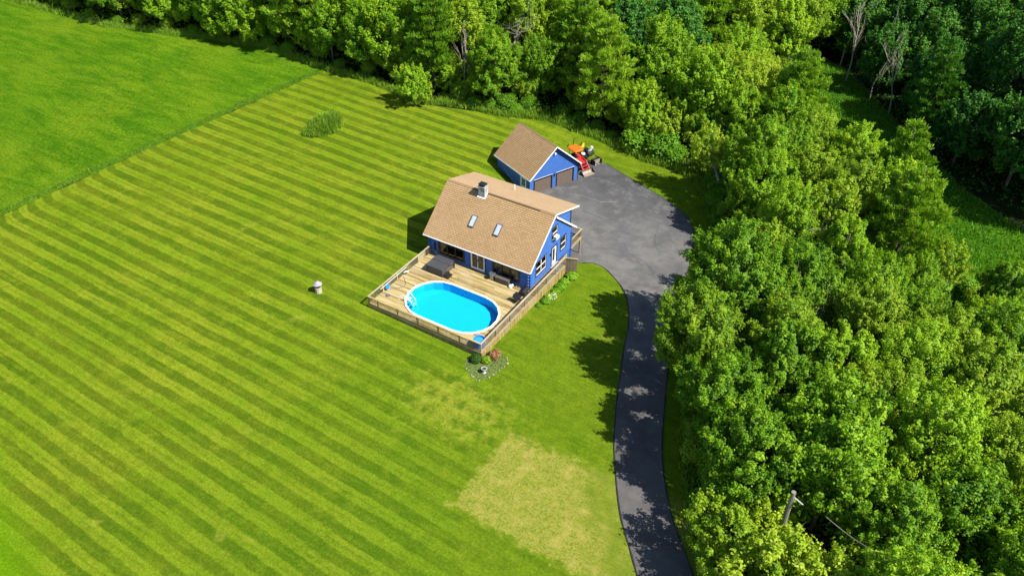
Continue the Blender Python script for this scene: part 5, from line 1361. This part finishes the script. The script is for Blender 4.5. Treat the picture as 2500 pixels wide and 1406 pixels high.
for k, (x, y, s) in enumerate([(-5.2, 35.7, 1.5), (-1.9, 35.9, 1.6), (.6, 34.9, 1.1)]):
    plant('bush', x, y, s, var=0, label=['large bright bush by the asphalt behind the tractor', 'second large bright bush behind the tractor, nearer the drive bend', 'smaller bright bush nearest the drive bend'][k], group='bright bushes by the asphalt')
# --- garden shrubs
P['box'] = [bush(1.0, .62, 201, 2600, .11, 'boxleaf', True)]; P['bronzeb'] = [bush(1.0, .75, 202, 900, .19, 'bronze')]; P['tuftb'] = [bush(.6, .42, 203, 700, .14, 'leaf_pale', True)]
P['hosta'] = [bush(.55, .55, 204, 600, .22, 'bushleaf', True)]
for k in ('box', 'bronzeb', 'tuftb', 'hosta'): KIND[k] = ('shrub', 'shrub')
plant('box', .85, -10.6, .80, label='round clipped green shrub at the deck corner bed')
plant('bronzeb', 1.95, -9.3, .86, label='reddish bronze shrub against the deck skirt in the corner bed')
plant('tuftb', 1.65, -10.15, 1., label='small light green shrub between the round green one and the bronze one')
for k, (x, y, s, lb) in enumerate([(1.95, 5.2, 1.3, 'big light green hosta by the deck end near the drive'), (1.75, 4.0, .95, 'hosta along the deck skirt, next below the big one'), (1.9, 3.0, 1.1, 'leafy plant midway along the deck skirt'),
                                   (1.85, 2.1, .9, 'leafy plant just above the white flowers'), (1.75, .2, .95, 'lowest leafy plant of the deck skirt row'), (1.5, -.7, .6, 'small sprig at the lower end of the deck skirt row')]):
    plant('hosta', x, y, s*.85, label=lb, group='plants along the deck skirt')
for k, (x, y) in enumerate([(1.95, 1.35), (1.7, .85)]):
    t = plant('tuftb', x, y, .9, label=['white-flowered plant by the skirt, upper of two', 'white-flowered plant by the skirt, lower of two'][k], group='white flowering plants')
    m_ = 60; d = unitvec(m_); d[:, 2] = abs(d[:, 2]); V, F_, T_ = leaves(d*np.array([.44, .44, .6])+np.array([0, 0, .05]), d, np.full(m_, .10), np.ones(m_), asp=1.)
    link('flowers', mesh_np('flowers', V, F_, M['flower']), t)
# --- tall grass mound left unmown on the lawn
def grass_patch(name, pts, hgt, mat, label=None, cat=None, kind='stuff', tint=.5, w=.05):
    n = len(pts); C_ = np.column_stack([pts, gz(pts[:, 0], pts[:, 1])-.02]); d = rng.normal(size=(n, 3))*.32; d[:, 2] = 1
    V, F_, T_ = blades(C_, d, hgt*rng.uniform(.6, 1.25, n), np.full(n, w), np.clip(tint+rng.normal(size=n)*.18, 0, 1))
    return tag(link(name, mesh_np(name, V, F_, M[mat], False, {'tint': T_})), label, cat, None, kind)
rng = np.random.default_rng(9)
gx, gy = -39.8, 15.0
a = rng.uniform(0, 2*PI, 9000); r = np.sqrt(rng.uniform(0, 1, 9000)); u = r*np.cos(a)*(2.7+.25*np.sin(5*a)); v = r*np.sin(a)*(1.45+.2*np.cos(4*a))
ca, sa = math.cos(1.42), math.sin(1.42); pts = np.column_stack([gx+u*ca-v*sa, gy+u*sa+v*ca])+rng.normal(size=(9000, 2))*.2
hh = (1.25+.25*u)*(1-r**2)**.5+.35+.35*rng.uniform(0, 1, 9000)*(rng.uniform(0, 1, 9000) > .8)
o = grass_patch('tall_grass_clump', pts, hh, 'tallgrass', 'shaggy mound of unmown tall grass on the striped lawn', 'grass clump', None, .40, .06)
if 'kind' in o: del o['kind']
# --- long grass and weeds fringing the woods, undergrowth inside them
def scatter_poly(poly, n, seed):
    rs = np.random.default_rng(seed); A = np.array(poly); P_ = rs.uniform(A.min(0), A.max(0), (n*4, 2)); P_ = P_[in_poly(P_, poly)]; return P_[:n]
def along(pts, n, lo, hi, seed):
    rs = np.random.default_rng(seed); Q = np.array(open_res(pts, .3)); i = rs.integers(1, len(Q), n); T = Q[i]-Q[i-1]; T /= np.linalg.norm(T, axis=1)[:, None]+1e-9
    o = lo+(hi-lo)*rs.beta(1.3, 1.6, n); return Q[i]+np.stack([-T[:, 1], T[:, 0]], 1)*o[:, None]+rs.normal(size=(n, 2))*.15
fr = along([(-140, 20), (-111.5, 21.8), (-92.8, 22.4), (-74.9, 27.9), (-64.9, 30.2), (-52, 29.2), (-44.2, 29.8), (-35, 28.2), (-32.5, 29.2)], 14000, -.2, 1.5, 51)
fr2 = along([(-33, 29.9), (-22.7, 32.2), (-17.7, 34.6), (-10.5, 35.2), (-3, 33.4), (1.3, 33.4), (4.8, 32), (9.2, 25.6)], 22000, -.3, 2.6, 52)
fr3 = along([(9.2, 25.6), (11.9, 18), (13.5, 12), (14.9, 6.5), (16.4, .5), (18.6, -5.3), (20.4, -10.2), (22.8, -15), (25.8, -19.4)], 16000, -.3, 2.6, 53)
FRP = np.concatenate([fr, fr2, fr3])
grass_patch('long_grass', FRP, rng.uniform(.25, .95, len(FRP)), 'tallgrass', kind='stuff', tint=.36, w=.07)
def undergrowth(name, P_, hgt, mat, leaf, tint):
    n = len(P_); cl = rng.uniform(0, 1, n)**1.3*hgt*(.35+.65*(np.sin(P_[:, 0]*.9)*np.sin(P_[:, 1]*.8+1)*.5+.5))
    C_ = np.column_stack([P_, gz(P_[:, 0], P_[:, 1])+cl]); nn = rng.normal(size=(n, 3))*.5; nn[:, 2] += 1
    V, F_, T_ = leaves(C_, nn, leaf*rng.uniform(.7, 1.4, n), np.clip(tint+rng.normal(size=n)*.18, 0, 1))
    return tag(link(name, mesh_np(name, V, F_, M[mat], False, {'tint': T_})), kind='stuff')
undergrowth('undergrowth', np.concatenate([scatter_poly(ROAD, 42000, 61), scatter_poly(BACK, 60000, 62)]), 1.1, 'leaf', .34, .3)
undergrowth('dark_undergrowth', scatter_poly(FAR, 30000, 63), 1.0, 'darkleaf', .4, .4)
cg = scatter_poly(CLEAR, 42000, 64); grass_patch('clearing_weeds', cg, rng.uniform(.15, .45, len(cg)), 'darkleaf', kind='stuff', tint=.8, w=.10)
# --- ragged grass standing along the field side of the mown edge
fe = along([(-56.9, -60), (-52.3, 28.6)], 14000, .0, 1.3, 65); grass_patch('field_edge_grass', fe, rng.uniform(.10, .32, len(fe)), 'tallgrass', kind='stuff', tint=.35, w=.05)
for o in bpy.data.objects:
    for k_ in ('_k', '_r'):
        if k_ in o: del o[k_]
